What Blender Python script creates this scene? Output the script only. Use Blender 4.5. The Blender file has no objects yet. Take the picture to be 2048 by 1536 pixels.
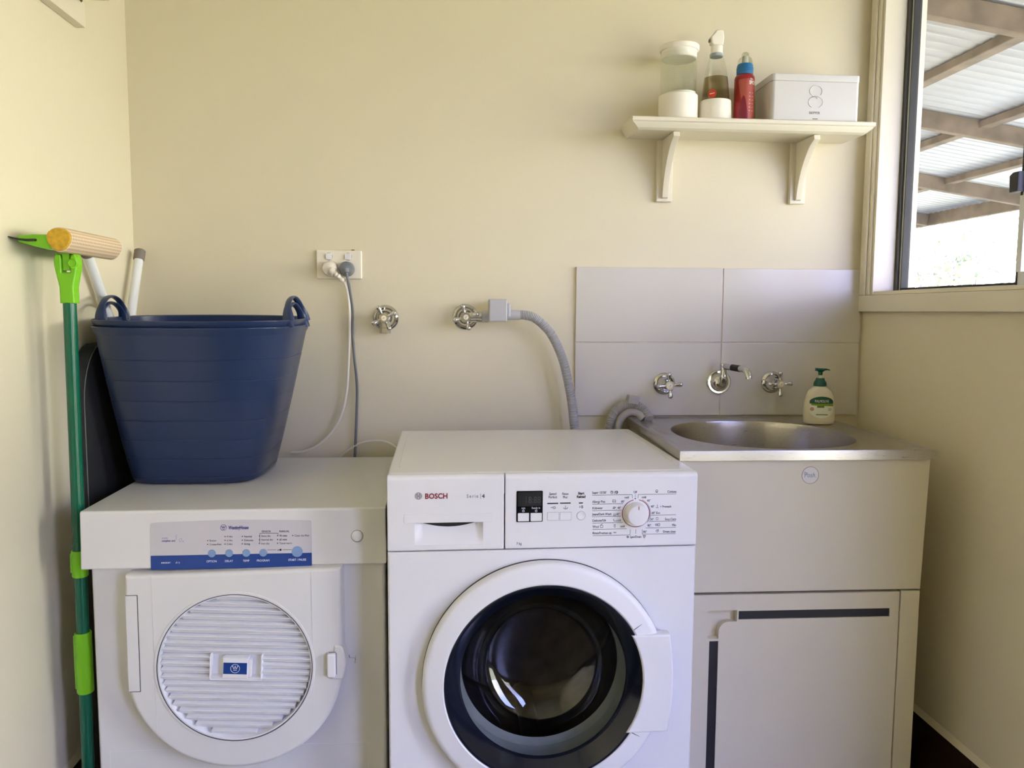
import bpy, bmesh, math, random
from mathutils import Vector, Matrix
random.seed(7)
SC = bpy.context.scene
COL = SC.collection
PI = math.pi
# room extents in metres: camera stands at the origin, back wall straight ahead (+y)
D, XL, XR, CEIL, YF = 2.142, -0.8164, 1.1545, 2.42, -2.30
# ------------------------------------------------------------------ camera
cam_d = bpy.data.cameras.new('camera'); cam = bpy.data.objects.new('camera', cam_d); COL.objects.link(cam)
fwd = Vector((0.078583, 0.992669, -0.091827)); right = Vector((0.996907, -0.078380, 0.005816)); up = Vector((0.001424, 0.092, 0.995758))
cam.matrix_world = Matrix(((right.x, up.x, -fwd.x, 0), (right.y, up.y, -fwd.y, 0), (right.z, up.z, -fwd.z, 1.1559), (0, 0, 0, 1)))
cam_d.sensor_fit = 'HORIZONTAL'; cam_d.sensor_width = 36.0; cam_d.lens = 36.0*1579.2/2048
cam_d.clip_start = 0.02; cam_d.clip_end = 200
SC.camera = cam
# ------------------------------------------------------------------ light
SC.view_settings.view_transform = 'Standard'; SC.view_settings.look = 'None'
SC.view_settings.exposure = 0.86; SC.view_settings.gamma = 1.0; SC.view_settings.use_curve_mapping = False
W = bpy.data.worlds.new('sky'); SC.world = W; W.use_nodes = True
nt = W.node_tree; nt.nodes.clear()
# hazy sky: bright white haze over the garden (+x, +y), deeper blue round to the side behind the viewer (-y)
tc = nt.nodes.new('ShaderNodeTexCoord'); sx = nt.nodes.new('ShaderNodeSeparateXYZ'); mr_ = nt.nodes.new('ShaderNodeMapRange'); mx_ = nt.nodes.new('ShaderNodeMix')
bg = nt.nodes.new('ShaderNodeBackground'); wo = nt.nodes.new('ShaderNodeOutputWorld')
nt.links.new(tc.outputs['Generated'], sx.inputs[0])
def sky_ramp(stops):
    r = nt.nodes.new('ShaderNodeValToRGB'); nt.links.new(sx.outputs['Z'], r.inputs[0]); cr = r.color_ramp
    cr.elements[0].position = stops[0][0]; cr.elements[0].color = stops[0][1]+(1,); cr.elements[1].position = stops[-1][0]; cr.elements[1].color = stops[-1][1]+(1,)
    for p_, c_ in stops[1:-1]: cr.elements.new(p_).color = c_+(1,)
    return r
haze = sky_ramp([(0.0, (1.30, 1.27, 1.10)), (0.20, (1.22, 1.20, 1.08)), (0.36, (0.40, 0.48, 0.92)), (1.0, (0.22, 0.33, 0.92))])
blue = sky_ramp([(0.0, (0.30, 0.30, 0.50)), (0.20, (0.32, 0.33, 0.62)), (0.36, (0.44, 0.50, 1.22)), (1.0, (0.26, 0.38, 1.20))])
mr_.interpolation_type = 'SMOOTHSTEP'; mr_.inputs['From Min'].default_value = -0.90; mr_.inputs['From Max'].default_value = -0.25
nt.links.new(sx.outputs['Y'], mr_.inputs['Value']); mx_.data_type = 'RGBA'; nt.links.new(mr_.outputs[0], mx_.inputs['Factor'])
nt.links.new(blue.outputs[0], mx_.inputs[6]); nt.links.new(haze.outputs[0], mx_.inputs[7])
nt.links.new(mx_.outputs[2], bg.inputs[0]); nt.links.new(bg.outputs[0], wo.inputs[0])
bg.inputs[1].default_value = 12.0
sun_d = bpy.data.lights.new('sun', 'SUN'); sun = bpy.data.objects.new('sun', sun_d); COL.objects.link(sun)
sun_d.energy = 26.0; sun_d.angle = 0.01; sun_d.color = (1.0, 0.95, 0.86)
sun.rotation_euler = Vector((0.55, 0.30, -0.95)).to_track_quat('-Z', 'Y').to_euler()
def portal(name, loc, sy, sz):
    l = bpy.data.lights.new(name, 'AREA'); l.shape = 'RECTANGLE'; l.size = sz; l.size_y = sy; l.cycles.is_portal = True
    o = bpy.data.objects.new(name, l); COL.objects.link(o); o.location = loc
    o.rotation_euler = Vector((-1, 0, 0)).to_track_quat('-Z', 'Y').to_euler()
    return o
WY0, WY1, WZ0, WZ1 = 1.02, 2.085, 1.205, 2.06      # window opening in the right wall
DY0, DY1, DZ1 = 0.45, 0.95, 2.08                   # glazed door opening in the right wall
EY0, EY1 = -0.98, -0.12                             # second glazed door further behind the viewer
portal('window_skylight', (XR+0.15, (WY0+WY1)/2, (WZ0+WZ1)/2), WY1-WY0, WZ1-WZ0)
portal('door_skylight', (XR+0.15, (DY0+DY1)/2, DZ1/2), DY1-DY0, DZ1)
portal('rear_door_skylight', (XR+0.15, (EY0+EY1)/2, DZ1/2), EY1-EY0, DZ1)
SC.cycles.max_bounces = 14; SC.cycles.diffuse_bounces = 8; SC.cycles.glossy_bounces = 6; SC.cycles.transparent_max_bounces = 24
SC.cycles.sample_clamp_indirect = 8.0
# ------------------------------------------------------------------ materials
def mat(name, col, rough=0.5, metal=0.0, spec=0.5, var=0.03, scale=6.0, bump=0.0, bscale=60.0, coat=0.0):
    m = bpy.data.materials.new(name); m.use_nodes = True
    n = m.node_tree; b = n.nodes['Principled BSDF']
    b.inputs['Roughness'].default_value = rough; b.inputs['Metallic'].default_value = metal
    b.inputs['Specular IOR Level'].default_value = spec; b.inputs['Coat Weight'].default_value = coat
    t = n.nodes.new('ShaderNodeTexCoord'); z = n.nodes.new('ShaderNodeTexNoise'); r = n.nodes.new('ShaderNodeValToRGB')
    z.inputs['Scale'].default_value = scale; z.inputs['Detail'].default_value = 3
    n.links.new(t.outputs['Object'], z.inputs['Vector']); n.links.new(z.outputs['Fac'], r.inputs[0])
    r.color_ramp.elements[0].position = 0.3; r.color_ramp.elements[1].position = 0.7
    r.color_ramp.elements[0].color = tuple(c*(1-var) for c in col)+(1,); r.color_ramp.elements[1].color = tuple(min(1, c*(1+var)) for c in col)+(1,)
    n.links.new(r.outputs[0], b.inputs['Base Color'])
    if bump:
        z2 = n.nodes.new('ShaderNodeTexNoise'); z2.inputs['Scale'].default_value = bscale; z2.inputs['Detail'].default_value = 4
        bp = n.nodes.new('ShaderNodeBump'); bp.inputs['Strength'].default_value = bump; bp.inputs['Distance'].default_value = 0.002
        n.links.new(t.outputs['Object'], z2.inputs['Vector']); n.links.new(z2.outputs['Fac'], bp.inputs['Height']); n.links.new(bp.outputs[0], b.inputs['Normal'])
    return m
def glass_mat(name, tint, ior=1.45, refl=1.0):
    m = bpy.data.materials.new(name); m.use_nodes = True; n = m.node_tree; n.nodes.clear()
    o = n.nodes.new('ShaderNodeOutputMaterial'); mx = n.nodes.new('ShaderNodeMixShader'); fr = n.nodes.new('ShaderNodeFresnel')
    tr = n.nodes.new('ShaderNodeBsdfTransparent'); gl = n.nodes.new('ShaderNodeBsdfGlossy')
    fr.inputs[0].default_value = ior; gl.inputs['Roughness'].default_value = 0.02; gl.inputs['Color'].default_value = (refl, refl, refl, 1)
    tr.inputs[0].default_value = tint+(1,)
    ge = n.nodes.new('ShaderNodeNewGeometry'); mi = n.nodes.new('ShaderNodeMapRange')   # same reflectance entering and leaving the sheet
    mi.inputs['To Min'].default_value = ior; mi.inputs['To Max'].default_value = 1.0/ior
    n.links.new(ge.outputs['Backfacing'], mi.inputs['Value']); n.links.new(mi.outputs[0], fr.inputs[0])
    n.links.new(fr.outputs[0], mx.inputs[0]); n.links.new(tr.outputs[0], mx.inputs[1]); n.links.new(gl.outputs[0], mx.inputs[2]); n.links.new(mx.outputs[0], o.inputs[0])
    return m
M = dict(
    wall=mat('cream_wall_paint', (0.70, 0.64, 0.478), 0.62, var=0.012, scale=2.0, bump=0.12, bscale=90),
    ceil=mat('ceiling_paint', (0.88, 0.86, 0.78), 0.8, var=0.01),
    trim=mat('cream_gloss_trim', (0.72, 0.665, 0.53), 0.34, var=0.015, scale=4, bump=0.05, bscale=30),
    floor=mat('dark_floor_tile', (0.10, 0.075, 0.055), 0.35, var=0.15, scale=8),
    skirt=mat('dark_brown_skirting_tile', (0.028, 0.014, 0.009), 0.3, var=0.3, scale=25),
    grout=mat('grey_grout', (0.10, 0.08, 0.065), 0.8),
    tile=mat('white_glazed_tile', (0.61, 0.58, 0.52), 0.22, var=0.01, scale=3),
    tgrout=mat('pale_tile_grout', (0.60, 0.53, 0.44), 0.8, var=0.2, scale=20),
    white=mat('white_enamel', (0.76, 0.755, 0.76), 0.28, var=0.008, scale=3, coat=0.2),
    wplast=mat('white_plastic', (0.76, 0.755, 0.76), 0.38, var=0.008, scale=4),
    dryer=mat('dryer_white_plastic', (0.70, 0.695, 0.68), 0.36, var=0.012, scale=4),
    dwhite=mat('dryer_bright_white', (0.80, 0.80, 0.82), 0.4, var=0.01),
    label=mat('pale_lilac_label', (0.56, 0.54, 0.57), 0.4, var=0.01),
    navy=mat('label_blue', (0.006, 0.045, 0.24), 0.35, var=0.05),
    bluebtn=mat('pale_blue_button', (0.20, 0.31, 0.52), 0.4, var=0.04, scale=200),
    black=mat('glossy_black', (0.004, 0.005, 0.007), 0.12, var=0.1),
    dblue=mat('blue_black_door_ring', (0.006, 0.008, 0.016), 0.14, var=0.1),
    matblack=mat('matt_black_plastic', (0.012, 0.011, 0.013), 0.5, var=0.1),
    ink=mat('dark_grey_print', (0.07, 0.07, 0.09), 0.6), inkblack=mat('black_print', (0.015, 0.015, 0.02), 0.6),
    red=mat('dark_red_print', (0.23, 0.012, 0.02), 0.5), indigo=mat('indigo_print', (0.035, 0.03, 0.22), 0.6),
    lilac=mat('lilac_print', (0.30, 0.26, 0.50), 0.6), whiteink=mat('white_print', (0.75, 0.78, 0.85), 0.6), dimink=mat('dim_display_segment', (0.07, 0.07, 0.07), 0.5),
    screen=mat('dark_display', (0.016, 0.016, 0.017), 0.3),
    gasket=mat('grey_rubber_gasket', (0.30, 0.34, 0.345), 0.55, var=0.1, scale=20),
    drum=mat('steel_drum', (0.11, 0.105, 0.10), 0.33, metal=1.0, var=0.2, scale=30),
    bowl=glass_mat('smoked_door_glass', (0.74, 0.74, 0.73), 1.7), pane=glass_mat('window_glass', (0.97, 0.975, 0.97), 1.3, 0.6),
    jarglass=glass_mat('clear_jar_glass', (0.95, 0.96, 0.94), 1.35), steel=None,
    chrome=mat('chrome', (0.62, 0.61, 0.60), 0.09, metal=1.0, var=0.02), cwhite=mat('ivory_button', (0.80, 0.74, 0.62), 0.4),
    basket=mat('navy_soft_plastic', (0.019, 0.036, 0.098), 0.30, var=0.05, scale=3, bump=0.04, bscale=25),
    lgreen=mat('lime_green_plastic', (0.19, 0.56, 0.008), 0.35, var=0.03), dgreen=mat('dark_green_enamel', (0.002, 0.115, 0.058), 0.2, var=0.06),
    yellow=mat('yellow_foam', (0.60, 0.36, 0.03), 0.9, var=0.2, scale=90, bump=0.5, bscale=250),
    rubber=mat('black_rubber', (0.006, 0.006, 0.007), 0.35),
    bwhite=mat('blue_white_tube', (0.74, 0.76, 0.78), 0.3, var=0.01), capgrey=mat('grey_rubber_cap', (0.19, 0.165, 0.14), 0.7),
    cover=mat('dark_grey_cloth', (0.022, 0.023, 0.023), 0.9, var=0.12, scale=30, bump=0.3, bscale=300), piping=mat('pale_piping', (0.16, 0.16, 0.15), 0.7),
    socket=mat('ivory_socket_plastic', (0.80, 0.75, 0.64), 0.3), cordw=mat('white_flex', (0.76, 0.71, 0.62), 0.35), cordg=mat('grey_flex', (0.16, 0.17, 0.19), 0.45),
    hose=mat('grey_hose', (0.38, 0.38, 0.39), 0.45, var=0.05), hosel=mat('light_grey_plastic', (0.47, 0.47, 0.50), 0.4), dhose=mat('drain_hose_grey', (0.36, 0.34, 0.31), 0.5),
    cab=mat('tub_cabinet_paint', (0.66, 0.605, 0.46), 0.42, var=0.012, scale=5), cream_s=mat('cream_shelf_paint', (0.72, 0.67, 0.54), 0.4, var=0.02, scale=6, bump=0.06, bscale=40),
    bottlew=mat('white_silicone', (0.82, 0.78, 0.68), 0.5), powder=mat('white_powder', (0.86, 0.83, 0.77), 0.9, bump=0.4, bscale=200),
    liquid=glass_mat('amber_liquid', (0.68, 0.62, 0.47), 1.33), orange=mat('orange_red_sticker', (0.55, 0.045, 0.015), 0.45),
    canred=mat('red_plastic', (0.33, 0.012, 0.016), 0.3, var=0.08, scale=12), canpink=mat('salmon_label', (0.43, 0.085, 0.055), 0.4), canpurple=mat('crimson_label', (0.21, 0.010, 0.028), 0.4),
    canblue=mat('blue_collar', (0.015, 0.15, 0.36), 0.35), clear=glass_mat('frosted_clear_cap', (0.80, 0.80, 0.74), 1.5),
    boxw=mat('white_box_enamel', (0.60, 0.585, 0.56), 0.4, var=0.01), boxink=mat('box_print_grey', (0.16, 0.15, 0.13), 0.6),
    soap=mat('milky_soap', (0.72, 0.66, 0.50), 0.3, var=0.02), sgreen=mat('bottle_green', (0.002, 0.085, 0.05), 0.3), slime=mat('lime_band', (0.19, 0.33, 0.02), 0.4),
    slabel=mat('cream_label', (0.80, 0.80, 0.72), 0.45), solive=mat('olive_print', (0.12, 0.20, 0.02), 0.5), spink=mat('pink_print', (0.55, 0.30, 0.22), 0.5),
    alu=mat('aluminium_window_frame', (0.66, 0.67, 0.64), 0.42, metal=0.25), sealgap=mat('window_seal_and_shadow_gap', (0.02, 0.02, 0.018), 0.6), track=mat('dark_track', (0.09, 0.088, 0.08), 0.5, metal=0.5),
    timber=mat('weathered_timber', (0.135, 0.10, 0.078), 0.8, var=0.35, scale=9, bump=0.3, bscale=60), iron=mat('corrugated_iron', (0.36, 0.37, 0.42), 0.45, var=0.04),
    ground=mat('dry_garden_ground', (0.33, 0.31, 0.16), 0.95, var=0.15, scale=2), leaf=mat('pale_green_leaf', (0.11, 0.14, 0.055), 0.6, var=0.3, scale=3),
    leafp=mat('pinkish_leaf', (0.12, 0.075, 0.070), 0.6, var=0.3, scale=3), bark=mat('grey_bark', (0.15, 0.115, 0.105), 0.9, var=0.2),
    sticker=mat('clear_sticker', (0.70, 0.66, 0.61), 0.4), stealb=mat('teal_print', (0.10, 0.24, 0.30), 0.6), sbrown=mat('brown_ring_print', (0.36, 0.25, 0.19), 0.6),
    brown=mat('brown_screw', (0.13, 0.08, 0.045), 0.5),
)
def steel_mat():
    m = mat('brushed_stainless', (0.50, 0.475, 0.44), 0.27, metal=1.0, var=0.04, scale=8); n = m.node_tree; b = n.nodes['Principled BSDF']
    t = n.nodes.new('ShaderNodeTexCoord'); mp = n.nodes.new('ShaderNodeMapping'); z = n.nodes.new('ShaderNodeTexNoise'); mr = n.nodes.new('ShaderNodeMapRange')
    mp.inputs['Scale'].default_value = (8, 260, 260); z.inputs['Scale'].default_value = 3
    mr.inputs['To Min'].default_value = 0.26; mr.inputs['To Max'].default_value = 0.30
    n.links.new(t.outputs['Object'], mp.inputs[0]); n.links.new(mp.outputs[0], z.inputs['Vector']); n.links.new(z.outputs['Fac'], mr.inputs[0]); n.links.new(mr.outputs[0], b.inputs['Roughness'])
    return m
M['steel'] = steel_mat()
def mesh_weave():
    m = mat('beige_mesh_cloth', (0.66, 0.52, 0.36), 0.9, var=0.1); n = m.node_tree; b = n.nodes['Principled BSDF']
    t = n.nodes.new('ShaderNodeTexCoord'); w1 = n.nodes.new('ShaderNodeTexChecker'); w1.inputs['Scale'].default_value = 230
    bp = n.nodes.new('ShaderNodeBump'); bp.inputs['Strength'].default_value = 0.8; bp.inputs['Distance'].default_value = 0.002
    mp = n.nodes.new('ShaderNodeMapping'); mp.inputs['Rotation'].default_value = (0.7854, 0.0, 0.0); mp.inputs['Scale'].default_value = (0.002, 1, 1)
    w1.inputs[1].default_value = (0.74, 0.58, 0.40, 1); w1.inputs[2].default_value = (0.50, 0.37, 0.24, 1)
    n.links.new(t.outputs['Object'], mp.inputs[0]); n.links.new(mp.outputs[0], w1.inputs['Vector']); n.links.new(w1.outputs['Fac'], bp.inputs['Height'])
    n.links.new(bp.outputs[0], b.inputs['Normal']); n.links.new(w1.outputs['Color'], b.inputs['Base Color'])
    return m
M['mesh'] = mesh_weave()
# ------------------------------------------------------------------ helpers
def B(): return bmesh.new()
def bevel(bm, verts, w, seg=2):
    es = list({e for v in verts for e in v.link_edges})
    bmesh.ops.bevel(bm, geom=es, offset=w, segments=seg, profile=0.5, affect='EDGES', clamp_overlap=True)
def box(bm, x0, x1, y0, y1, z0, z1, bev=0.0, seg=2, mtx=None):
    t = B(); r = bmesh.ops.create_cube(t, size=1)
    for v in r['verts']: v.co = Vector((x0+(v.co.x+.5)*(x1-x0), y0+(v.co.y+.5)*(y1-y0), z0+(v.co.z+.5)*(z1-z0)))
    if bev: bevel(t, t.verts[:], bev, seg)
    merge(bm, t, mtx)
def merge(bm, t, mtx=None):
    if mtx is not None: bmesh.ops.transform(t, matrix=mtx, verts=t.verts[:])
    me = bpy.data.meshes.new('t'); t.to_mesh(me); t.free(); bm.from_mesh(me); bpy.data.meshes.remove(me)
AX = {'xz': lambda a, b, d: Vector((a, d, b)), 'xy': lambda a, b, d: Vector((a, b, d)), 'yz': lambda a, b, d: Vector((d, a, b))}
def prism(bm, pts, plane, d0, d1, bev=0.0, seg=2, front_only=False, mtx=None):
    f = AX[plane]; t = B()
    a = [t.verts.new(f(p[0], p[1], d0)) for p in pts]; b = [t.verts.new(f(p[0], p[1], d1)) for p in pts]
    n = len(pts); t.faces.new(a); t.faces.new(b[::-1])
    for i in range(n): t.faces.new((a[i], b[i], b[(i+1) % n], a[(i+1) % n]))
    bmesh.ops.recalc_face_normals(t, faces=t.faces[:])
    if bev:
        es = [e for e in t.edges if (e.verts[0] in a) == (e.verts[1] in a) and (e.verts[0] in a or not front_only)]
        bmesh.ops.bevel(t, geom=es, offset=bev, segments=seg, profile=0.5, affect='EDGES', clamp_overlap=True)
    merge(bm, t, mtx)
def frame_for(d):
    d = Vector(d).normalized(); u = Vector((0, 0, 1)) if abs(d.z) < .9 else Vector((1, 0, 0))
    a = (u - d*u.dot(d)).normalized(); return d, a, d.cross(a)
def lathe(bm, prof, origin=(0, 0, 0), axis=(0, 0, 1), seg=32, closed=False, sx=1.0, sy=1.0):
    d, a, b = frame_for(axis); o = Vector(origin); rings = []
    for r, h in prof:
        if r < 1e-6: rings.append([bm.verts.new(o+d*h)])
        else: rings.append([bm.verts.new(o+d*h+a*(r*sx*math.cos(2*PI*i/seg))+b*(r*sy*math.sin(2*PI*i/seg))) for i in range(seg)])
    fs = []
    for k in range(len(rings)-(0 if closed else 1)):
        p, q = rings[k], rings[(k+1) % len(rings)]
        for i in range(seg):
            j = (i+1) % seg
            if len(p) == 1 and len(q) == 1: continue
            if len(p) == 1: fs.append(bm.faces.new((p[0], q[j], q[i])))
            elif len(q) == 1: fs.append(bm.faces.new((p[i], p[j], q[0])))
            else: fs.append(bm.faces.new((p[i], p[j], q[j], q[i])))
    bmesh.ops.recalc_face_normals(bm, faces=fs)
def spline(pts, n=8):
    P = [Vector(p) for p in pts]; out = []
    for i in range(len(P)-1):
        p0, p1, p2, p3 = P[max(i-1, 0)], P[i], P[i+1], P[min(i+2, len(P)-1)]
        for k in range(n):
            t = k/n
            out.append(0.5*((2*p1)+(p2-p0)*t+(2*p0-5*p1+4*p2-p3)*t*t+(3*p1-p0-3*p2+p3)*t**3))
    out.append(P[-1]); return out
def resample(P, step):
    L = [0]
    for i in range(1, len(P)): L.append(L[-1]+(P[i]-P[i-1]).length)
    n = max(2, int(L[-1]/step)); out = []; j = 0
    for k in range(n+1):
        s = L[-1]*k/n
        while j < len(P)-2 and L[j+1] < s: j += 1
        t = (s-L[j])/max(1e-9, L[j+1]-L[j]); out.append(P[j].lerp(P[j+1], min(1, max(0, t))))
    return out
def tube(bm, pts, r, seg=12, cap=True, flat=1.0, closed=False):
    P = [Vector(p) for p in pts]; n = len(P); rf = r if callable(r) else (lambda i: r)
    tang = [((P[(i+1) % n] if closed else P[min(i+1, n-1)])-(P[i-1] if (closed or i) else P[0])).normalized() for i in range(n)]
    d, a, b = frame_for(tang[0]); rings = []
    for i in range(n):
        t = tang[i]; a = (a-t*a.dot(t)).normalized(); b = t.cross(a); R = rf(i)
        rings.append([bm.verts.new(P[i]+a*(R*math.cos(2*PI*k/seg))+b*(R*flat*math.sin(2*PI*k/seg))) for k in range(seg)])
    fs = []
    for i in range(n if closed else n-1):
        p, q = rings[i], rings[(i+1) % n]
        for k in range(seg): fs.append(bm.faces.new((p[k], p[(k+1) % seg], q[(k+1) % seg], q[k])))
    if cap and not closed: fs.append(bm.faces.new(rings[0][::-1])); fs.append(bm.faces.new(rings[-1]))
    bmesh.ops.recalc_face_normals(bm, faces=fs)
def hose_tube(bm, pts, r, pitch, depth, seg=14):
    P = resample(spline(pts, 16), pitch/3.0)
    tube(bm, P, lambda i: r-(depth if i % 3 == 0 else 0), seg)
FONT = {}
def text(bm, s, x, z, size, align='LEFT', y=0.0, bold=0.0, space=1.0, shear=0.0, sxx=1.0, depth=0.0003, mtx=None):
    c = bpy.data.curves.new('txt', 'FONT'); c.body = s; c.size = size; c.align_x = align; c.extrude = depth; c.offset = bold*size; c.space_character = space; c.shear = shear
    c.resolution_u = 3
    o = bpy.data.objects.new('txt', c); me = o.to_mesh()
    t = B(); t.from_mesh(me); o.to_mesh_clear(); bpy.data.objects.remove(o); bpy.data.curves.remove(c)
    for v in t.verts: v.co = Vector((x+v.co.x*sxx, y-v.co.z, z+v.co.y))
    bmesh.ops.recalc_face_normals(t, faces=t.faces[:])
    merge(bm, t, mtx)
def ring(bm, cx, cz, r0, r1, y, seg=32, a0=0.0, a1=2*PI, th=0.0004, asp=1.0):
    full = abs(a1-a0) > 2*PI-1e-6; n = seg; t = B(); A = []
    for k in range(n+(0 if full else 1)):
        a = a0+(a1-a0)*k/n; c, s = math.cos(a), math.sin(a)
        A.append([t.verts.new((cx+r*c, yy, cz+r*s*asp)) for r, yy in ((r0, y), (r1, y), (r1, y-th), (r0, y-th))])
    for k in range(n):
        p, q = A[k], A[(k+1) % len(A)]
        for i in range(4): t.faces.new((p[i], p[(i+1) % 4], q[(i+1) % 4], q[i]))
    bmesh.ops.recalc_face_normals(t, faces=t.faces[:]); merge(bm, t)
def disc(bm, cx, cz, r, y, th=0.0005, seg=32): lathe(bm, [(0, 0), (r, 0), (r, th), (0, th)], (cx, y, cz), (0, -1, 0), seg)
def line(bm, x0, z0, x1, z1, w, y, th=0.0003):
    d = Vector((x1-x0, z1-z0)).normalized(); n = Vector((-d.y, d.x))*w/2
    prism(bm, [(x0+n.x, z0+n.y), (x1+n.x, z1+n.y), (x1-n.x, z1-n.y), (x0-n.x, z0-n.y)], 'xz', y-th, y)
def rrect(x0, x1, z0, z1, r, n=6):
    out = []
    for cx, cz, a in ((x1-r, z1-r, 0), (x0+r, z1-r, PI/2), (x0+r, z0+r, PI), (x1-r, z0+r, 1.5*PI)):
        for k in range(n+1): out.append((cx+r*math.cos(a+PI/2*k/n), cz+r*math.sin(a+PI/2*k/n)))
    return out
def obj(name, bm, m, parent=None, ang=35, label=None):
    me = bpy.data.meshes.new(name); bm.to_mesh(me); bm.free()
    me.materials.append(m if not isinstance(m, str) else M[m])
    for p in me.polygons: p.use_smooth = True
    me.set_sharp_from_angle(angle=math.radians(ang))
    o = bpy.data.objects.new(name, me); COL.objects.link(o)
    wn = o.modifiers.new('face_weighted_normals', 'WEIGHTED_NORMAL'); wn.keep_sharp = True; wn.weight = 80
    if parent is not None: o.parent = parent
    if label: o['label'] = label
    return o
def tag(o, label, cat, group=None, kind=None):
    o['label'] = label; o['category'] = cat
    if group: o['group'] = group
    if kind: o['kind'] = kind
    return o
def thing(name, label, cat, loc=(0, 0, 0), rz=0.0, group=None):
    o = bpy.data.objects.new(name, None); COL.objects.link(o); o.location = loc; o.rotation_euler = (0, 0, rz); o.empty_display_size = 0.05
    return tag(o, label, cat, group)
def struct(name, bm, m, label=None, cat=None, parent=None, ang=35):
    o = obj(name, bm, m, parent, ang)
    if parent is None:
        o['kind'] = 'structure'
        if label: o['label'] = label; o['category'] = cat
    return o
def copy_tree(o, parent=None):
    c = o.copy(); COL.objects.link(c)
    if parent is not None: c.parent = parent
    for ch in [x for x in bpy.data.objects if x.parent == o]: copy_tree(ch, c)
    return c
# ------------------------------------------------------------------ room shell
T = 0.11
bm = B(); box(bm, XL-T, XR+T, D, D+T, 0, CEIL); struct('wall_back', bm, 'wall', 'cream painted back wall behind the washer, dryer and tub', 'wall')
bm = B(); box(bm, XL-T, XL, YF, D, 0, CEIL); struct('wall_left', bm, 'wall', 'cream painted left wall beside the green pole', 'wall')
bm = B()
for y0, y1, z0, z1 in ((YF, EY0, 0, CEIL), (EY0, EY1, DZ1, CEIL), (EY1, DY0, 0, CEIL), (DY0, DY1, DZ1, CEIL), (DY1, WY0, 0, CEIL), (WY0, WY1, 0, WZ0), (WY0, WY1, WZ1, CEIL), (WY1, D, 0, CEIL)): box(bm, XR, XR+T, y0, y1, z0, z1)
bmesh.ops.remove_doubles(bm, verts=bm.verts[:], dist=1e-5)
struct('wall_right', bm, 'wall', 'cream painted right wall with the window above the tub', 'wall')
bm = B(); box(bm, XL-T, XR+T, YF-T, YF, 0, CEIL); struct('wall_front', bm, 'wall', 'cream painted wall behind the viewer', 'wall')
bm = B(); box(bm, XL-T, XR+T, YF-T, D+T, -0.1, 0); struct('floor', bm, 'floor', 'dark tiled floor of the laundry', 'floor')
bm = B(); box(bm, XL-T, XR+T, YF-T, D+T, CEIL, CEIL+0.1); struct('ceiling', bm, 'ceil', 'pale ceiling of the laundry', 'ceiling')
def skirting(name, lab, along, x, y0, y1, sgn):
    bm = B(); g = B()
    n = max(1, round((y1-y0)/0.3)); s = (y1-y0)/n
    for k in range(n):
        if along == 'y': box(bm, min(x, x+sgn*.009), max(x, x+sgn*.009), y0+k*s+.0012, y0+(k+1)*s-.0012, 0.002, 0.1735, 0.0008, 1)
        else: box(bm, y0+k*s+.0012, y0+(k+1)*s-.0012, min(x, x+sgn*.009), max(x, x+sgn*.009), 0.002, 0.1735, 0.0008, 1)
    o = struct(name, bm, 'skirt', lab, 'skirting')
    if along == 'y':
        box(g, min(x, x+sgn*.0075), max(x, x+sgn*.0075), y0, y1, 0, 0.1732)
        c = B(); prism(c, [(x, 0.1735), (x+sgn*.0085, 0.1735), (x, 0.188)], 'xz', y0, y1)
    else:
        box(g, y0, y1, min(x, x+sgn*.0075), max(x, x+sgn*.0075), 0, 0.1732)
        c = B(); prism(c, [(x, 0.1735), (x+sgn*.0085, 0.1735), (x, 0.188)], 'yz', y0, y1)
    obj('grout', g, 'grout', o); obj('top_bead', c, 'wall', o)
skirting('baseboard_right', 'dark brown tile skirting along the right wall', 'y', XR, DY1+.06, 2.13, -1)
skirting('baseboard_left', 'dark brown tile skirting along the left wall', 'y', XL, YF, 2.13, 1)
skirting('baseboard_back', 'dark brown tile skirting along the back wall', 'x', D, XL+.01, XR-.01, -1)
# ------------------------------------------------------------------ window in the right wall
bm = B()   # casing boards proud of the wall, mitred look
cp = XR-0.016
for y0, y1, z0, z1 in ((WY0-.055, WY1+.052, 1.160, WZ0), (WY0-.055, WY1+.052, WZ1, WZ1+.045), (WY1, WY1+.052, WZ0, WZ1), (WY0-.055, WY0, WZ0, WZ1)):
    box(bm, cp, XR-.0005, y0, y1, z0, z1, 0.003)
win = struct('window_1', bm, 'trim', 'cream framed window in the right wall looking out under a timber veranda', 'window')
bm = B()   # reveal lining
rv = 0.050
for y0, y1, z0, z1 in ((WY1-.010, WY1-.0005, WZ0+.0005, WZ1-.0005), (WY0+.0005, WY0+.010, WZ0+.0005, WZ1-.0005)): box(bm, XR-.010, XR+rv, y0, y1, z0, z1, 0.0015)
box(bm, XR-.006, XR+rv, WY0+.01, WY1-.01, WZ0+.0005, WZ0+.010, 0.0015); box(bm, XR-.006, XR+rv, WY0+.01, WY1-.01, WZ1-.010, WZ1-.0005, 0.0015)
box(bm, XR-.022, XR-.016, WY1+.012, WY1+.020, WZ0, WZ1+.02, .002)
obj('reveal', bm, 'trim', win)
bm = B(); ax = XR+rv
box(bm, ax, ax+.028, WY1-.020, WY1-.001, WZ0, WZ1, .001)
for y0, y1, z0, z1 in ((WY0+.001, WY0+.030, WZ0, WZ1), (WY0, WY1, WZ0, WZ0+.012), (WY0, WY1, WZ1-.02, WZ1)):
    box(bm, ax, ax+.055, y0, y1, z0, z1, 0.001)
obj('outer_frame', bm, 'track', win, label='dark aluminium track of the window')
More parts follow.
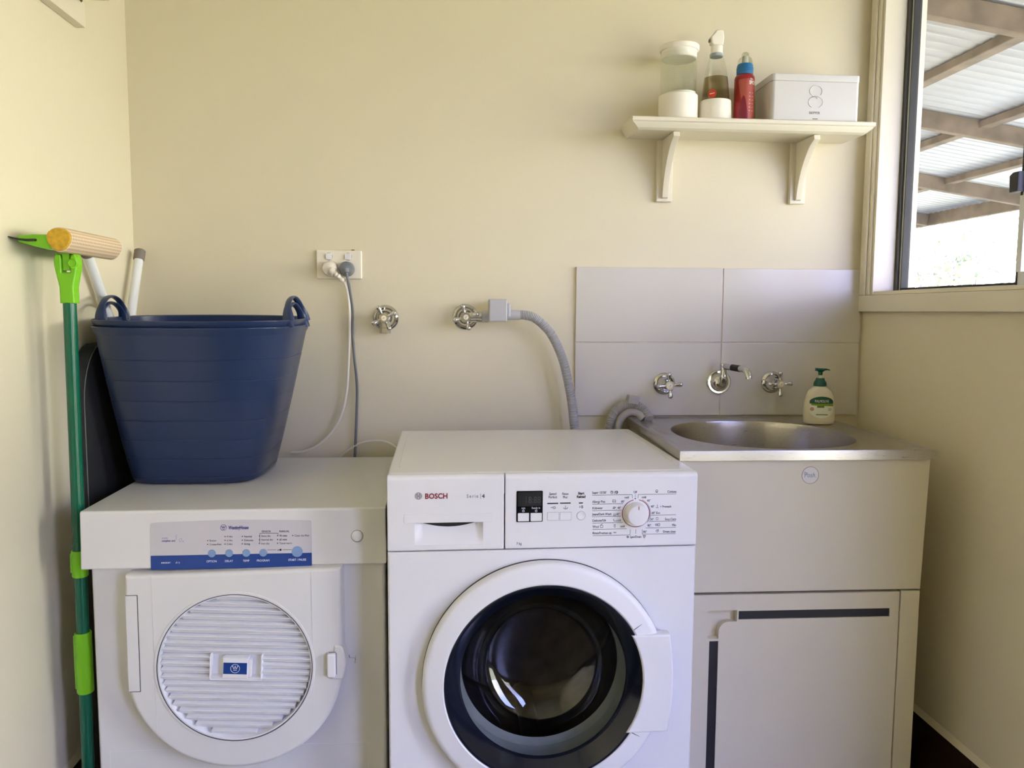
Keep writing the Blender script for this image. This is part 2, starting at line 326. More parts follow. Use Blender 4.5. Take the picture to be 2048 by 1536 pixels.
def sash(y0, y1, x, name):
    bm = B(); w = .024; v = .011; z0, z1 = WZ0+.010, WZ1-.018
    for a, b, c, d in ((y0, y0+w, z0, z1), (y1-v, y1, z0, z1), (y0+w, y1-v, z0, z0+.007), (y0+w, y1-v, z1-w, z1)): box(bm, x, x+.018, a, b, c, d, .0012)
    s = obj(name, bm, 'alu', win)
    bm = B()
    for a, b, c, d in ((y0+w-.003, y0+w+.002, z0, z1-w), (y1-v-.002, y1-v+.001, z0, z1-w), (y0+w, y1-v, z0+.004, z0+.009)): box(bm, x-.0012, x+.019, a, b, c, d)
    obj('seal', bm, 'sealgap', s)
    bm = B(); box(bm, x+.007, x+.011, y0+w, y1-v, z0+.007, z1-w); obj('glass_pane', bm, 'pane', s)
    return s
SY = 1.594
s1 = sash(SY, WY1-.019, XR+.058, 'sash'); s2 = sash(WY0+.024, SY+.024, XR+.083, 'sash')
bm = B(); prism(bm, [(-.012, -.020), (.014, -.020), (.016, .016), (.006, .022), (-.012, .022)], 'yz', 0, -.020, .004, 2, mtx=Matrix.Translation((XR+.058, SY+.024, 1.434)))
obj('latch', bm, 'matblack', s1, label='black window latch')
bm = B(); box(bm, XR+.045, XR+.0595, SY-.004, SY+.012, 1.245, 1.405, .001); obj('pull_strip', bm, 'alu', s1)
# glazed door behind the viewer, also in the right wall
def glazed_door(n, a, b, lab):
    bm = B()
    for y0, y1, z0, z1 in ((a, a+.04, 0, DZ1), (b-.04, b, 0, DZ1), (a+.04, b-.04, DZ1-.04, DZ1), (a+.04, b-.04, 0, .03)): box(bm, XR+.02, XR+.09, y0+.0005, y1-.0005, z0+.0005, z1-.0005, .003)
    dr = struct('door_%d' % n, bm, 'alu', lab, 'door')
    bm = B(); a += .04; b -= .04; x = XR+.04
    for y0, y1, z0, z1 in ((a, a+.045, .03, DZ1-.04), (b-.045, b, .03, DZ1-.04), (a+.045, b-.045, .03, .11), (a+.045, b-.045, DZ1-.10, DZ1-.04)): box(bm, x, x+.025, y0, y1, z0, z1, .002)
    s = obj('door_leaf', bm, 'alu', dr); bm = B(); box(bm, x+.010, x+.014, a+.045, b-.045, .11, DZ1-.10); obj('glass_pane', bm, 'pane', s)
glazed_door(1, DY0, DY1, 'aluminium framed glass door in the right wall, nearer the tub'); glazed_door(2, EY0, EY1, 'aluminium framed glass door in the right wall, behind the viewer')
# ------------------------------------------------------------------ tiles behind the tub
bm = B(); g = B()
TX = (0.3405, 0.7490, 1.1465); TZ = (0.8690, 1.0730, 1.2775)
for i in range(2):
    for j in range(2): box(bm, TX[i]+.0013, TX[i+1]-.0013, D-.0085, D-.0005, TZ[j]+.0013, TZ[j+1]-.0013, .0014)
sp = tag(obj('splashback', bm, 'tile'), 'splashback of four large white glazed tiles behind the laundry tub', 'splashback')
box(g, TX[0]+.001, TX[2]-.001, D-.0065, D-.0004, TZ[0]+.001, TZ[2]-.001); obj('grout', g, 'tgrout', sp)
# ------------------------------------------------------------------ washing machine
wx, wy, wr = -0.1176, 1.4686, 0.0129
wm = thing('washing_machine', 'white front loading washing machine with a black ringed glass door', 'washing machine', (wx, wy, 0), wr)
WW, WD, WH, WP = 0.5975, 0.549, 0.8485, 0.7032
C0, CZ = 0.3005, 0.4445      # door centre
# cabinet with a round hole for the door
def plate_with_hole(bm, x0, x1, z0, z1, cx, cz, r, y, n=64, back=None):
    inner = [bm.verts.new((cx+r*math.cos(2*PI*k/n), y, cz+r*math.sin(2*PI*k/n))) for k in range(n)]; outer = []
    for k in range(n):
        c, s = math.cos(2*PI*k/n), math.sin(2*PI*k/n); t = min([(x1-cx)/c if c > 1e-9 else 9, (x0-cx)/c if c < -1e-9 else 9, (z1-cz)/s if s > 1e-9 else 9, (z0-cz)/s if s < -1e-9 else 9])
        outer.append(bm.verts.new((cx+t*c, y, cz+t*s)))
    cor = [(x1, z1), (x0, z1), (x0, z0), (x1, z0)]
    for k in range(n): bm.faces.new((inner[k], outer[k], outer[(k+1) % n], inner[(k+1) % n]))
    for X, Z in cor:
        best = None
        for k in range(n):
            a, b = outer[k].co, outer[(k+1) % n].co
            if abs(a.x-b.x) > 1e-6 and abs(a.z-b.z) > 1e-6 and min(a.x, b.x)-1e-6 <= X <= max(a.x, b.x)+1e-6 and min(a.z, b.z)-1e-6 <= Z <= max(a.z, b.z)+1e-6: best = k
        if best is not None: bm.faces.new((outer[best], bm.verts.new((X, y, Z)), outer[(best+1) % n]))
    return inner
bm = B()
box(bm, 0.0, WW, 0.012, WD, 0.02, 0.7005, 0.004)
# open the cabinet front for the drum
ff = [f for f in bm.faces if f.normal.y < -0.9 and f.calc_area() > 0.1]
bmesh.ops.delete(bm, geom=ff, context='FACES')
plate_with_hole(bm, 0.004, WW-0.004, 0.024, WP-.0065, C0, CZ, 0.178, 0.012)
obj('cabinet', bm, 'white', wm)
bm = B()
prism(bm, rrect(0.0, WW, 0.024, WP-.0030, 0.008), 'xz', 0.0, 0.011, 0.004, 2, True)
# cut hole in front panel: rebuilt as plate with bevel edge ring
bm.free(); bm = B()
inn = plate_with_hole(bm, 0.003, WW-0.003, 0.027, WP-.0055, C0, CZ, 0.178, 0.0)
outer_pts = [(0.003, 0.027), (WW-.003, 0.027), (WW-.003, WP-.0055), (0.003, WP-.0055)]
big = [(0.0, 0.024), (WW, 0.024), (WW, WP-.0030), (0.0, WP-.0030)]
for i in range(4):
    a, b = outer_pts[i], outer_pts[(i+1) % 4]; c, d = big[(i+1) % 4], big[i]
    bm.faces.new([bm.verts.new(v) for v in ((a[0], 0, a[1]), (b[0], 0, b[1]), (c[0], .003, c[1]), (d[0], .003, d[1]))])
    bm.faces.new([bm.verts.new(v) for v in ((d[0], .003, d[1]), (c[0], .003, c[1]), (c[0], .0115, c[1]), (d[0], .0115, d[1]))])
k = len(inn); rim = [bm.verts.new((v.co.x, .0115, v.co.z)) for v in inn]
for i in range(k): bm.faces.new((inn[i], inn[(i+1) % k], rim[(i+1) % k], rim[i]))
bmesh.ops.recalc_face_normals(bm, faces=bm.faces[:])
obj('front_panel', bm, 'white', wm)
# worktop with rounded front lip
def top_cap(bm, x0, x1, y0, y1, z0, z1, rf, rs):
    pts = [(y1, z0), (y1, z1-.003), (y1-.003, z1)]
    for k in range(7):
        a = PI/2+PI/2*k/6; pts.append((y0+rf+rf*math.cos(a), z1-rf+rf*math.sin(a)))
    pts.append((y0, z0)); prism(bm, pts, 'yz', x0, x1, rs, 3)
bm = B(); top_cap(bm, 0.0, WW, 0.0155, WD+.006, 0.8075, WH, 0.012, 0.006); obj('worktop', bm, 'white', wm)
for xx in (0.020, WW-.020): bm = B(); box(bm, xx-.0012, xx+.0012, .075, WD-.03, WH-.0002, WH+.0009, .0004, 1); obj('worktop_bead', bm, 'white', wm)
bm = B(); box(bm, 0.004, WW-.004, 0.016, 0.30, 0.701, 0.806); obj('inner_housing', bm, 'sealgap', wm)
SEAM = 0.2215
def panel_front(bm, x0, x1, z0, z1, rl, rr):
    pts = []
    rf = 0.010
    pts = [(0.015, z0), (0.002, z0), (0.0, z0+.002)]
    for k in range(7):
        a = PI-PI/2*k/6; pts.append((rf+rf*math.cos(a), z1-rf+rf*math.sin(a)))
    pts += [(0.015, z1)]
    prism(bm, pts, 'yz', x0, x1, 0.002, 2)
def poly_frame(bm, x0, x1, z0, z1, hx0, hx1, hz0, hz1, y): pass
# drawer front built around the finger recess
RX0, RX1, RZ0, RZ1 = 0.0512, 0.1805, 0.7128, 0.7578
bm = B()
t = B(); panel_front(t, 0.0, SEAM-.0011, WP-.0005, WH-.0005, 0, 0)
ff = [f for f in t.faces if abs(f.normal.y) > 0.99 and f.calc_area() > 0.005]
bmesh.ops.delete(t, geom=ff, context='FACES'); merge(bm, t)
xs = [0.002, RX0, RX1, SEAM-.0031]; zs = [WP+.0015, RZ0, RZ1, WH-.0105]
for i in range(3):
    for j in range(3):
        if i == 1 and j == 1: continue
        bm.faces.new([bm.verts.new(v) for v in ((xs[i], 0, zs[j]), (xs[i+1], 0, zs[j]), (xs[i+1], 0, zs[j+1]), (xs[i], 0, zs[j+1]))])
bmesh.ops.remove_doubles(bm, verts=bm.verts[:], dist=2e-5)
drw = obj('detergent_drawer', bm, 'wplast', wm)
bm = B()   # scooped recess, deeper at the top, seen below a shallow grip lip
n = 24; rows = []
for j in range(9):
    v = j/8; row = []
    for i in range(n+1):
        u = i/n; zt = RZ1-.0006-.0118*math.sin(PI*u)
        row.append(bm.verts.new((RX0+(RX1-RX0)*u, .0003+.0125*v*min(1, 4*math.sin(PI*u))**.8, RZ0+(zt-RZ0)*v)))
    rows.append(row)
for j in range(8):
    for i in range(n): bm.faces.new((rows[j][i], rows[j][i+1], rows[j+1][i+1], rows[j+1][i]))
obj('finger_recess', bm, 'wplast', drw)
bm = B(); prism(bm, rrect(0.0312, 0.1985, 0.7566, 0.7733, 0.001), 'xz', -0.0011, 0.0005, 0.0008, 2, True); obj('grip_strip', bm, 'wplast', drw)
bm = B(); t = B(); panel_front(t, SEAM+.0011, WW, WP-.0005, WH-.0005, 0, 0); merge(bm, t); pan = obj('control_panel', bm, 'wplast', wm)
# print on the panels, laid out on an artwork grid (u right, v down) scaled to metres
def wp(u, v): return 0.000962034*u+0.000008*v-0.7534266, -0.0000169423*u-0.00097076*v+1.7869389
PS = 0.000965
def wtext(bm, s, u, v, h, **k):
    x, z = wp(u, v); text(bm, s, x, z, h*PS/0.70, y=-0.0002, **k)
def wline(bm, u0, v0, u1, v1, w=0.9):
    a, b = wp(u0, v0), wp(u1, v1); line(bm, a[0], a[1], b[0], b[1], w*PS, -0.0001)
bm = B(); wtext(bm, 'BOSCH', 848, 998.6, 10.2, bold=0.03, sxx=0.94); obj('maker_lettering', bm, 'red', drw, label='dark red lettering')
bm = B(); x, z = wp(835.7, 993.3)
ring(bm, x, z, .0059, .0066, -.0001); ring(bm, x, z, .0040, .0046, -.0001, 24, PI*.62, PI*1.38); ring(bm, x, z, .0040, .0046, -.0001, 24, -PI*.38, PI*.38)
line(bm, x-.0017, z-.0050, x-.0017, z+.0050, .0008, -.0001); line(bm, x+.0017, z-.0050, x+.0017, z+.0050, .0008, -.0001); line(bm, x-.0017, z, x+.0017, z, .0011, -.0001)
obj('round_emblem', bm, 'ink', drw)
bm = B(); wtext(bm, 'Serie', 930, 996.6, 6.6, space=1.45, sxx=.82); wline(bm, 957.3, 988, 957.3, 998.4, .7); wtext(bm, '4', 960.4, 996.4, 6.8, bold=.05); obj('series_lettering', bm, 'ink', drw)
bm = B(); wtext(bm, '7 kg', 1028, 1091, 5.2, sxx=.85)
for a, b, v in (('Speed', 'Perfect', 0), ('Rinse', 'Plus', 1)):
    u = (1101, 1126)[v]; wtext(bm, a, u, 990.5, 4.9, align='CENTER', sxx=.86); wtext(bm, b, u, 997.3, 4.9, align='CENTER', sxx=.86)
LEFT = (("Super 15'/30'", 988.2, 991, 1261), ('Allergy Plus', 1006.5, 1009.2, 1243), ('Kidswear', 1019.4, 1022.2, 1240), ('Jeans/Dark Wash', 1031.7, 1034.5, 1239), ('Delicate/Silk', 1044.6, 1047.4, 1243), ('Wool', 1057, 1060.2, 1251), ('Rinse/Freshen up', 1070, 1072.8, 1258))
for s, v, lv, u1 in LEFT: wtext(bm, s, 1180+(v-988)*.02, v, 4.7, sxx=.83); wline(bm, 1180+(v-988)*.025, lv, u1, lv-1.3, .7)
wline(bm, 1261.5, 989.5, 1262, 997, .7); wline(bm, 1258.3, 1060.5, 1258.2, 1071.8, .7)
for s, u, v in (('cold', 1246, 997.4), ('60°', 1239, 1006), ('40°', 1232, 1018.6), ('40°', 1229.5, 1031.4), ('cold', 1230, 1044), ('cold', 1238, 1056), ('Off', 1264, 986.8), ('cold', 1281, 997), ('40°', 1292, 1004), ('40°', 1300, 1016), ('+ Prewash', 1319, 1016), ('60° Eco', 1302, 1029), ('30°', 1299, 1042), ('40°', 1293.5, 1054.4), ('90°', 1285, 1067.6)): wtext(bm, s, u, v, 4.6, sxx=.83)
for s, v, lv, u0 in (('Cottons', 985.4, 988.2, 1274), ('Easy-Care', 1041.2, 1043, 1297), ('Mix', 1053.5, 1056.2, 1290), ('Drum clean', 1066.8, 1069, 1283)): wtext(bm, s, 1352.5, v, 4.7, align='RIGHT', sxx=.83); wline(bm, u0, lv+1.2, 1352, lv, .7)
wline(bm, 1300.5, 1031.6, 1352, 1030.3, .7); wline(bm, 1274, 989.3, 1273.6, 997, .7); wline(bm, 1283, 1060.5, 1283, 1070, .7); wline(bm, 1270, 1060, 1270, 1069, .6); wline(bm, 1268, 988.5, 1268, 995, .5)
wtext(bm, 'Spin/Drain', 1258, 1077.8, 4.7, sxx=.83)
for k in range(14):   # thin guide arc on the right of the dial
    a0 = 1.15-k*.13; u0, v0 = 1269.8+30*math.cos(a0), 1027.5-30*math.sin(a0); u1, v1 = 1269.8+30*math.cos(a0-.13), 1027.5-30*math.sin(a0-.13); wline(bm, u0, v0, u1, v1, .6)
def glyph_ring(u, v, r): x, z = wp(u, v); ring(bm, x, z, (r-.8)*PS, r*PS, -.0001, 16)
def glyph_box(u, v, w, h): wline(bm, u-w, v-h, u+w, v-h, .7); wline(bm, u-w, v+h, u+w, v+h, .7); wline(bm, u-w, v-h, u-w, v+h, .7); wline(bm, u+w, v-h, u+w, v+h, .7)
glyph_ring(1220, 985, 3); wline(bm, 1220, 985, 1220, 982, .8); wline(bm, 1220, 985, 1222.5, 985, .8); wline(bm, 1225, 988, 1227, 982, .6); glyph_ring(1230, 985, 3); wline(bm, 1230.8, 982.5, 1230.8, 987.5, 1.6)
glyph_box(1225, 1003, 3, 2.6); wline(bm, 1222, 1003, 1228, 1003, .6); glyph_ring(1225, 1016, 2.2); wline(bm, 1222, 1018, 1229, 1015, .9); wline(bm, 1225, 1028, 1224, 1032, .8); wline(bm, 1227, 1028, 1228, 1032, .8); wline(bm, 1224, 1032, 1228, 1032, .8)
wline(bm, 1224, 1039, 1225, 1043.5, .8); wline(bm, 1225, 1043.5, 1231, 1043, .8); glyph_box(1200, 1054, 2.6, 2.2); wline(bm, 1198, 1051, 1202, 1048.5, .8); glyph_box(1226.5, 1053, 1.2, 2.6); glyph_box(1227, 1066.5, 2.4, .8)
glyph_ring(1312, 982, 2.5); wline(bm, 1309.5, 984.5, 1314, 985, 1.0); wline(bm, 1313.5, 1010, 1313.5, 1015, .7); wline(bm, 1310.5, 1016, 1316, 1016, .7); glyph_box(1313.5, 1038.5, 2.0, 2.0); glyph_ring(1312, 1051, 2.2); glyph_box(1317, 1051, 1.8, 2.4); glyph_ring(1314, 1063.5, 2.8); wline(bm, 1314, 1063.5, 1317, 1060, .8)
glyph_ring(1253.5, 1075.5, 2.4); glyph_ring(1253.5, 1075.5, 1.0); wline(bm, 1284.5, 1073, 1290.5, 1073, 1.2); wline(bm, 1285.5, 1073, 1287, 1078, .8); wline(bm, 1289.5, 1073, 1288, 1078, .8)
glyph_ring(1104, 1016, 2.6); wline(bm, 1097, 1016, 1101, 1015.5, .9); wline(bm, 1126.5, 1012, 1126.5, 1018, .8); wline(bm, 1122.5, 1016, 1124, 1018.5, .9); wline(bm, 1124, 1018.5, 1129.5, 1018.5, .9); wline(bm, 1129.5, 1018.5, 1131, 1015.5, .9)
wline(bm, 1154.5, 1012.5, 1156.5, 1014.5, .8); wline(bm, 1156.5, 1014.5, 1154.5, 1016.5, .8); glyph_box(1160, 1014.5, 1.6, 2.2); wline(bm, 1160, 1012.5, 1160, 1016.5, .8)
obj('programme_lettering', bm, 'ink', pan)
bm = B(); wtext(bm, 'Start', 1158, 989.6, 5.1, align='CENTER', bold=.03, sxx=.86); wtext(bm, 'Reload', 1158, 996.4, 5.1, align='CENTER', bold=.03, sxx=.86)
wline(bm, 1090, 1007.8, 1112, 1007.4, 2.3); wline(bm, 1115.5, 1007.2, 1137, 1006.8, 2.3); wline(bm, 1153.5, 1006.8, 1161.5, 1006.6, 2.2)
obj('bold_lettering', bm, 'inkblack', pan)
bm = B(); a, b = wp(1028, 1045.2), wp(1081, 982); prism(bm, rrect(a[0], b[0], a[1], b[1], .002), 'xz', -.0012, .001, .0005, 1, True); dsp = obj('display', bm, 'black', pan, label='black digital display')
bm = B(); a, b = wp(1030.8, 1013.5), wp(1078.5, 984.5); box(bm, a[0], b[0], -.0015, -.001, a[1], b[1]); obj('screen', bm, 'screen', dsp)
bm = B(); x, z = wp(1044, 1006.8); text(bm, '18:88', x, z, 13*PS/.7, y=-.0016, sxx=.80, bold=-.015); obj('unlit_digits', bm, 'dimink', dsp)
bm = B()
for s, u, v in (('min', 1042, 1018.6), ('Ready in', 1067, 1018.2)): x, z = wp(u, v); text(bm, s, x, z, 3.9*PS/.7, 'CENTER', y=-.0014, sxx=.9)
for u in (1042, 1067.5): x, z = wp(u, 1022.4); ring(bm, x, z, .0017, .0023, -.0013, 14); line(bm, x, z, x, z+.0012, .0005, -.0013)
obj('display_lettering', bm, 'whiteink', dsp)
for par, u0, u1, v0, v1, yy in ((dsp, 1030.8, 1053.3, 1026.5, 1043.2, -.0025), (dsp, 1056, 1078.8, 1026.3, 1043, -.0025), (pan, 1090.3, 1112.7, 1025.4, 1041.6, -.0012), (pan, 1115.3, 1138, 1025.1, 1041.3, -.0012)):
    a, b = wp(u0, v1), wp(u1, v0); bm = B(); prism(bm, rrect(a[0], b[0], a[1], b[1], .0012), 'xz', yy, .001, .0005, 2, True); obj('push_button', bm, 'wplast', par)
bm = B()
for u0, u1, v0, v1 in ((1090.3, 1112.7, 1025.4, 1041.6), (1115.3, 1138, 1025.1, 1041.3)):
    a, b = wp(u0-.7, v1+.7), wp(u1+.7, v0-.7); prism(bm, rrect(a[0], b[0], a[1], b[1], .0016), 'xz', -.0003, .0006)
x, z = wp(1158, 1032.3); disc(bm, x, z, .0090, 0, .0004)
obj('button_gap', bm, 'hosel', pan)
bm = B(); lathe(bm, [(0, .0005), (.005, .0008), (.0075, .0016), (.0081, .001), (.0081, -.001), (0, -.001)], (x, 0, z), (0, -1, 0), 32); obj('start_button', bm, 'wplast', pan)
x, z = wp(1269.8, 1027.5)
bm = B(); ring(bm, x, z, .0262, .0274, -.0002, 64, PI/2+.2, 2.5*PI-.2); obj('dial_ring', bm, 'red', pan, label='dark red ring round the dial')
bm = B(); disc(bm, *wp(1268, 997.8), .0012, -.0002, .0003, 12); obj('dial_marker', bm, 'inkblack', pan)
bm = B(); lathe(bm, [(0, .0205), (.0175, .0205), (.0193, .0198), (.0202, .018), (.0224, .002), (.0224, 0), (0, 0)], (x, 0, z), (0, -1, 0), 64); kn = obj('programme_dial', bm, 'wplast', pan)
bm = B(); line(bm, x+.0004, z+.0115, x+.0004, z+.0185, .0013, -.0204, .0004); obj('pointer_line', bm, 'red', kn)
# door: white outer ring, black ring, glass bowl, handle
bm = B()
lathe(bm, [(.2335, .0035), (.2365, .0045), (.2365, .0190), (.2350, .0235), (.2310, .0265), (.2250, .0282), (.198, .0315), (.1955, .030), (.1955, 0.006), (.1955, .0035)], (C0, 0, CZ), (0, -1, 0), 128, closed=True)
dor = obj('door', bm, 'wplast', wm)
bm = B()
lathe(bm, [(.1950, .0300), (.1935, .0312), (.190, .0310), (.1665, .0040), (.1635, -.006), (.1660, -.010), (.172, -.0095), (.1950, .015)], (C0, 0, CZ), (0, -1, 0), 128, closed=True)
obj('door_ring', bm, 'dblue', dor, label='glossy black inner ring of the door')
bm = B()
prof = [(.1655, -.007), (.1600, -.020), (.1560, -.036), (.1490, -.060), (.1340, -.084), (.1180, -.098), (.1020, -.108), (.0900, -.112), (.0700, -.1165), (.0400, -.1195), (0, -.1205)]
inn = [(r-.006 if r > .02 else 0, h+.004) for r, h in prof]
lathe(bm, prof, (C0, 0, CZ), (0, -1, 0), 96); obj('glass_bowl', bm, 'bowl', dor, 80, label='smoked glass porthole bowl')
bm = B(); lathe(bm, [(.196, -.0003), (.2372, -.0003), (.2372, .0046), (.196, .0046)], (C0, 0, CZ), (0, -1, 0), 128, closed=True); obj('door_seal', bm, 'sealgap', dor)  # black ring added as the shadow in the gap behind the door
# handle: white moulded plate over the right side of the ring
bm = B(); hp = []
for k in range(13):
    a = math.radians(26.5-k*53/12); hp.append((C0+.1885*math.cos(a), CZ+.1885*math.sin(a)))
hz0, hz1 = CZ-.1035, CZ+.0925
hp2 = [(.482, hz0), (.5405, hz0)]+[(.5405+.0085*math.sin(PI*k/10), hz0+(hz1-hz0)*k/10) for k in range(1, 10)]+[(.5405, hz1), (.482, hz1)]
hp = [p for p in hp if hz0 <= p[1] <= hz1]
hp = [(C0+math.sqrt(.1885**2-(hz1-CZ)**2), hz1)]+hp+[(C0+math.sqrt(.1885**2-(hz0-CZ)**2), hz0)]+hp2[1:-1]
prism(bm, hp, 'xz', -.0335, -.012, .004, 3, True)
obj('door_handle', bm, 'wplast', dor)
for a in (31.5, -31.5):
    bm = B(); c, s = math.cos(math.radians(a)), math.sin(math.radians(a))
    P = [Vector((C0+r*c, -y, CZ+r*s)) for r, y in ((.198, .0317), (.222, .0277), (.2295, .0238), (.2345, .0178))]
    tube(bm, P, .0007, 6); obj('handle_seam', bm, 'sealgap', dor)
bm = B()   # rubber door gasket behind the glass and drum
lathe(bm, [(.1775, .001), (.1775, -.050), (.174, -.060), (.166, -.062), (.160, -.068), (.1700, -.080), (.182, -.085), (.182, .001)], (C0, 0, CZ), (0, -1, 0), 96, closed=True); obj('rubber_gasket', bm, 'gasket', wm)
bm = B(); lathe(bm, [(.183, -.083), (.235, -.086), (.240, -.10), (.240, -.40), (.232, -.41), (.09, -.40), (0, -.385)], (C0, 0, CZ), (0, -1, 0), 72)
for k in range(3):
    a = k*2*PI/3+.5; c, s = math.cos(a), math.sin(a)
    tube(bm, [(C0+.222*c, .11, CZ+.222*s), (C0+.205*c, .16, CZ+.205*s), (C0+.205*c, .35, CZ+.205*s), (C0+.222*c, .39, CZ+.222*s)], .022, 12)
obj('drum', bm, 'drum', wm, 50)
for xx in (.05, WW-.05):
    for yy in (.06, WD-.05): bm = B(); lathe(bm, [(0, 0), (.02, 0), (.02, .012), (.012, .021), (0, .021)], (xx, yy, 0), (0, 0, 1), 16); obj('foot', bm, 'matblack', wm)
# ------------------------------------------------------------------ tumble dryer
dx, dy, drr = -0.7145, 1.5661, 0.0039
DH, DD = 0.7638, 0.548
dm = thing('tumble_dryer', 'white vented tumble dryer with a round louvred door, left of the washing machine', 'dryer', (dx, dy, 0), drr)
bm = B(); box(bm, 0.0085, 0.5815, 0.011, DD, 0.02, 0.742, .006, 3); obj('cabinet', bm, 'dryer', dm)
bm = B(); pts = [(DD+.004, 0.7425), (DD+.004, DH-.004), (DD, DH)]
pts += [(0.030, DH+.0)]+[(0.0035+.006*math.cos(a), DH-.006+.006*math.sin(a)) for a in [PI/2+.2+(PI/2-.2)*k/6 for k in range(7)]]
pts += [(-0.0045, 0.700), (-0.0075, 0.6515), (-.006, 0.6495), (.0095, 0.6495), (.0095, .7425)]
prism(bm, pts, 'yz', -0.0026, 0.5868, 0.0065, 3); hood = obj('control_hood', bm, 'dryer', dm)
def dp(u, v): return 0.000962406*u-0.0000268329*v-0.1279966, -0.0000172812*u-0.00100823*v+1.7994050
def hood_y(z): return -0.0045-.003*(0.700-z)/.0485 if z < .70 else -0.0045+.0025*max(0, z-.70)/.0498
# the hood face leans a little: label pieces follow it
def lean(bm):
    for v in bm.verts: v.co.y += hood_y(v.co.z)
bm = B(); x0, x1 = 0.1300, 0.4400; tl = [(x0, .6470), (x1, .6474), (x1, .7380), (x1-.002, .7396)]
tl += [(x1-.012-(x1-x0-.024)*k/12, .7400+.0030*math.sin(PI*k/12)) for k in range(0, 13)]+[(x0+.002, .7390), (x0, .7365)]
prism(bm, tl, 'xz', -.0007, .002); lean(bm); lab = obj('label_panel', bm, 'label', hood)
bm = B(); box(bm, x0, x1, -.0010, .001, .6470, .6747); lean(bm); obj('blue_band', bm, 'navy', lab, label='dark blue band')
def dtext(bm, s, u, v, h, **k):
    x, z = dp(u, v); k.setdefault('y', -.0009); text(bm, s, x, z, h*.000975/.70, **k)
bm = B(); dtext(bm, 'WestingHouse', 452.5, 1058.6, 7.0, bold=.02, sxx=.66)
x, z = dp(442.5, 1055.2); ring(bm, x, z, .0054, .0061, -.0008)
line(bm, x-.0032, z+.0022, x-.0016, z-.0012, .0010, -.0008); line(bm, x-.0016, z-.0012, x, z+.0018, .0010, -.0008); line(bm, x, z+.0018, x+.0016, z-.0012, .0010, -.0008); line(bm, x+.0016, z-.0012, x+.0032, z+.0022, .0010, -.0008); line(bm, x-.0022, z-.0030, x+.0022, z-.0030, .0010, -.0008)
for q in (-.0033, 0, .0033): disc(bm, x+q, z+.0026, .0007, -.0008, .0004, 10)
lean(bm); obj('maker_lettering', bm, 'indigo', lab, label='indigo lettering')
bm = B(); dtext(bm, 'complete care', 320.5, 1083, 4.0, bold=.02, sxx=.80); lean(bm); obj('slogan_lettering', bm, 'indigo', lab)
bm = B(); dtext(bm, 'simply', 320.5, 1077.6, 4.2, sxx=.8); dtext(bm, 'S', 346.5, 1078.5, 9.5, shear=.3, sxx=.55, bold=-.01); dtext(bm, 'O', 353.5, 1083.5, 8.2, shear=.3, sxx=.65, bold=-.01); dtext(bm, 'kg', 361, 1083, 3.0, sxx=.8); lean(bm); obj('pale_lettering', bm, 'lilac', lab)
bm = B()
for s, u, v in (('Buzzer', 415, 1082.6), ('Crease-free', 415, 1090), ('9 Hrs', 449.5, 1074.8), ('6 Hrs', 449.5, 1082.2), ('3 Hrs', 449.5, 1089.6), ('Normal', 484, 1074.6), ('Delicates', 484, 1082), ('Airing', 484, 1089.2), ('Extra dry', 518.5, 1073.6), ('Normal dry', 518.5, 1081), ('Iron dry', 518.5, 1088.4), ('90 mins', 555, 1073), ('60 mins', 555, 1080.6), ('Towel warm', 555, 1088), ('Clean the filter', 585.5, 1072.8)):
    dtext(bm, s, u, v, 4.0, sxx=.86); x, z = dp(u-3.6, v-2.0); disc(bm, x, z, .0011, -.0008, .0004, 10)
dtext(bm, 'SENSOR', 519, 1064.6, 3.9, sxx=.9); dtext(bm, 'MANUAL', 554.5, 1064.4, 3.9, sxx=.9)
def dl(u0, v0, u1, v1, w=.7): a, b = dp(u0, v0), dp(u1, v1); line(bm, a[0], a[1], b[0], b[1], w*.00097, -.0008)
dl(515.5, 1066.4, 552, 1066.0); dl(515.6, 1066.4, 515.6, 1086); dl(552, 1066, 552, 1071); dl(531, 1099.3, 549, 1099.2); dl(562, 1099, 580, 1098.8); dtext(bm, 'or', 551, 1100.8, 4, sxx=.9); x, z = dp(557.8, 1099); disc(bm, x, z, .0020, -.0008, .0004, 12)
lean(bm); obj('programme_lettering', bm, 'inkblack', lab)
bm = B()
for s, u, v in (('OPTION', 420, 1123.3), ('DELAY', 454.5, 1122.7), ('TEMP', 489, 1122.3), ('PROGRAM', 523, 1121.8)): dtext(bm, s, u, v, 4.2, align='CENTER', sxx=.9, y=-.0012)
lean(bm); obj('button_lettering', bm, 'whiteink', lab); bm = B(); dtext(bm, 'START / PAUSE', 592, 1120.6, 4.2, align='CENTER', sxx=.9, y=-.0012, bold=.01); lean(bm); obj('start_lettering', bm, 'whiteink', lab); bm = B()
dtext(bm, 'sensor', 320.5, 1125.4, 3.9, bold=.03, space=1.5, sxx=.8, y=-.0012); dtext(bm, 'dry', 348.5, 1125.2, 3.9, space=1.5, sxx=.8, shear=.2, y=-.0012); lean(bm); obj('model_lettering', bm, 'whiteink', lab)
for u, v, r in ((420, 1106, .0076), (454.5, 1105.6, .0076), (489, 1105.2, .0076), (523, 1104.8, .0076), (591.5, 1102.6, .0108)):
    bm = B(); x, z = dp(u, v); lathe(bm, [(0, .0018), (r*.9, .0018), (r, .0012), (r, -.001), (0, -.001)], (x, 0, z), (0, -1, 0), 28); lean(bm); obj('push_button', bm, 'bluebtn', lab, label='pale blue round button')
bm = B(); x, z = dp(713, 1072); lathe(bm, [(0, .0045), (.006, .0042), (.0095, .003), (.0112, .0008), (.0114, -.002), (0, -.002)], (x, 0, z), (0, -1, 0), 40); lean(bm); obj('power_button', bm, 'wplast', hood)
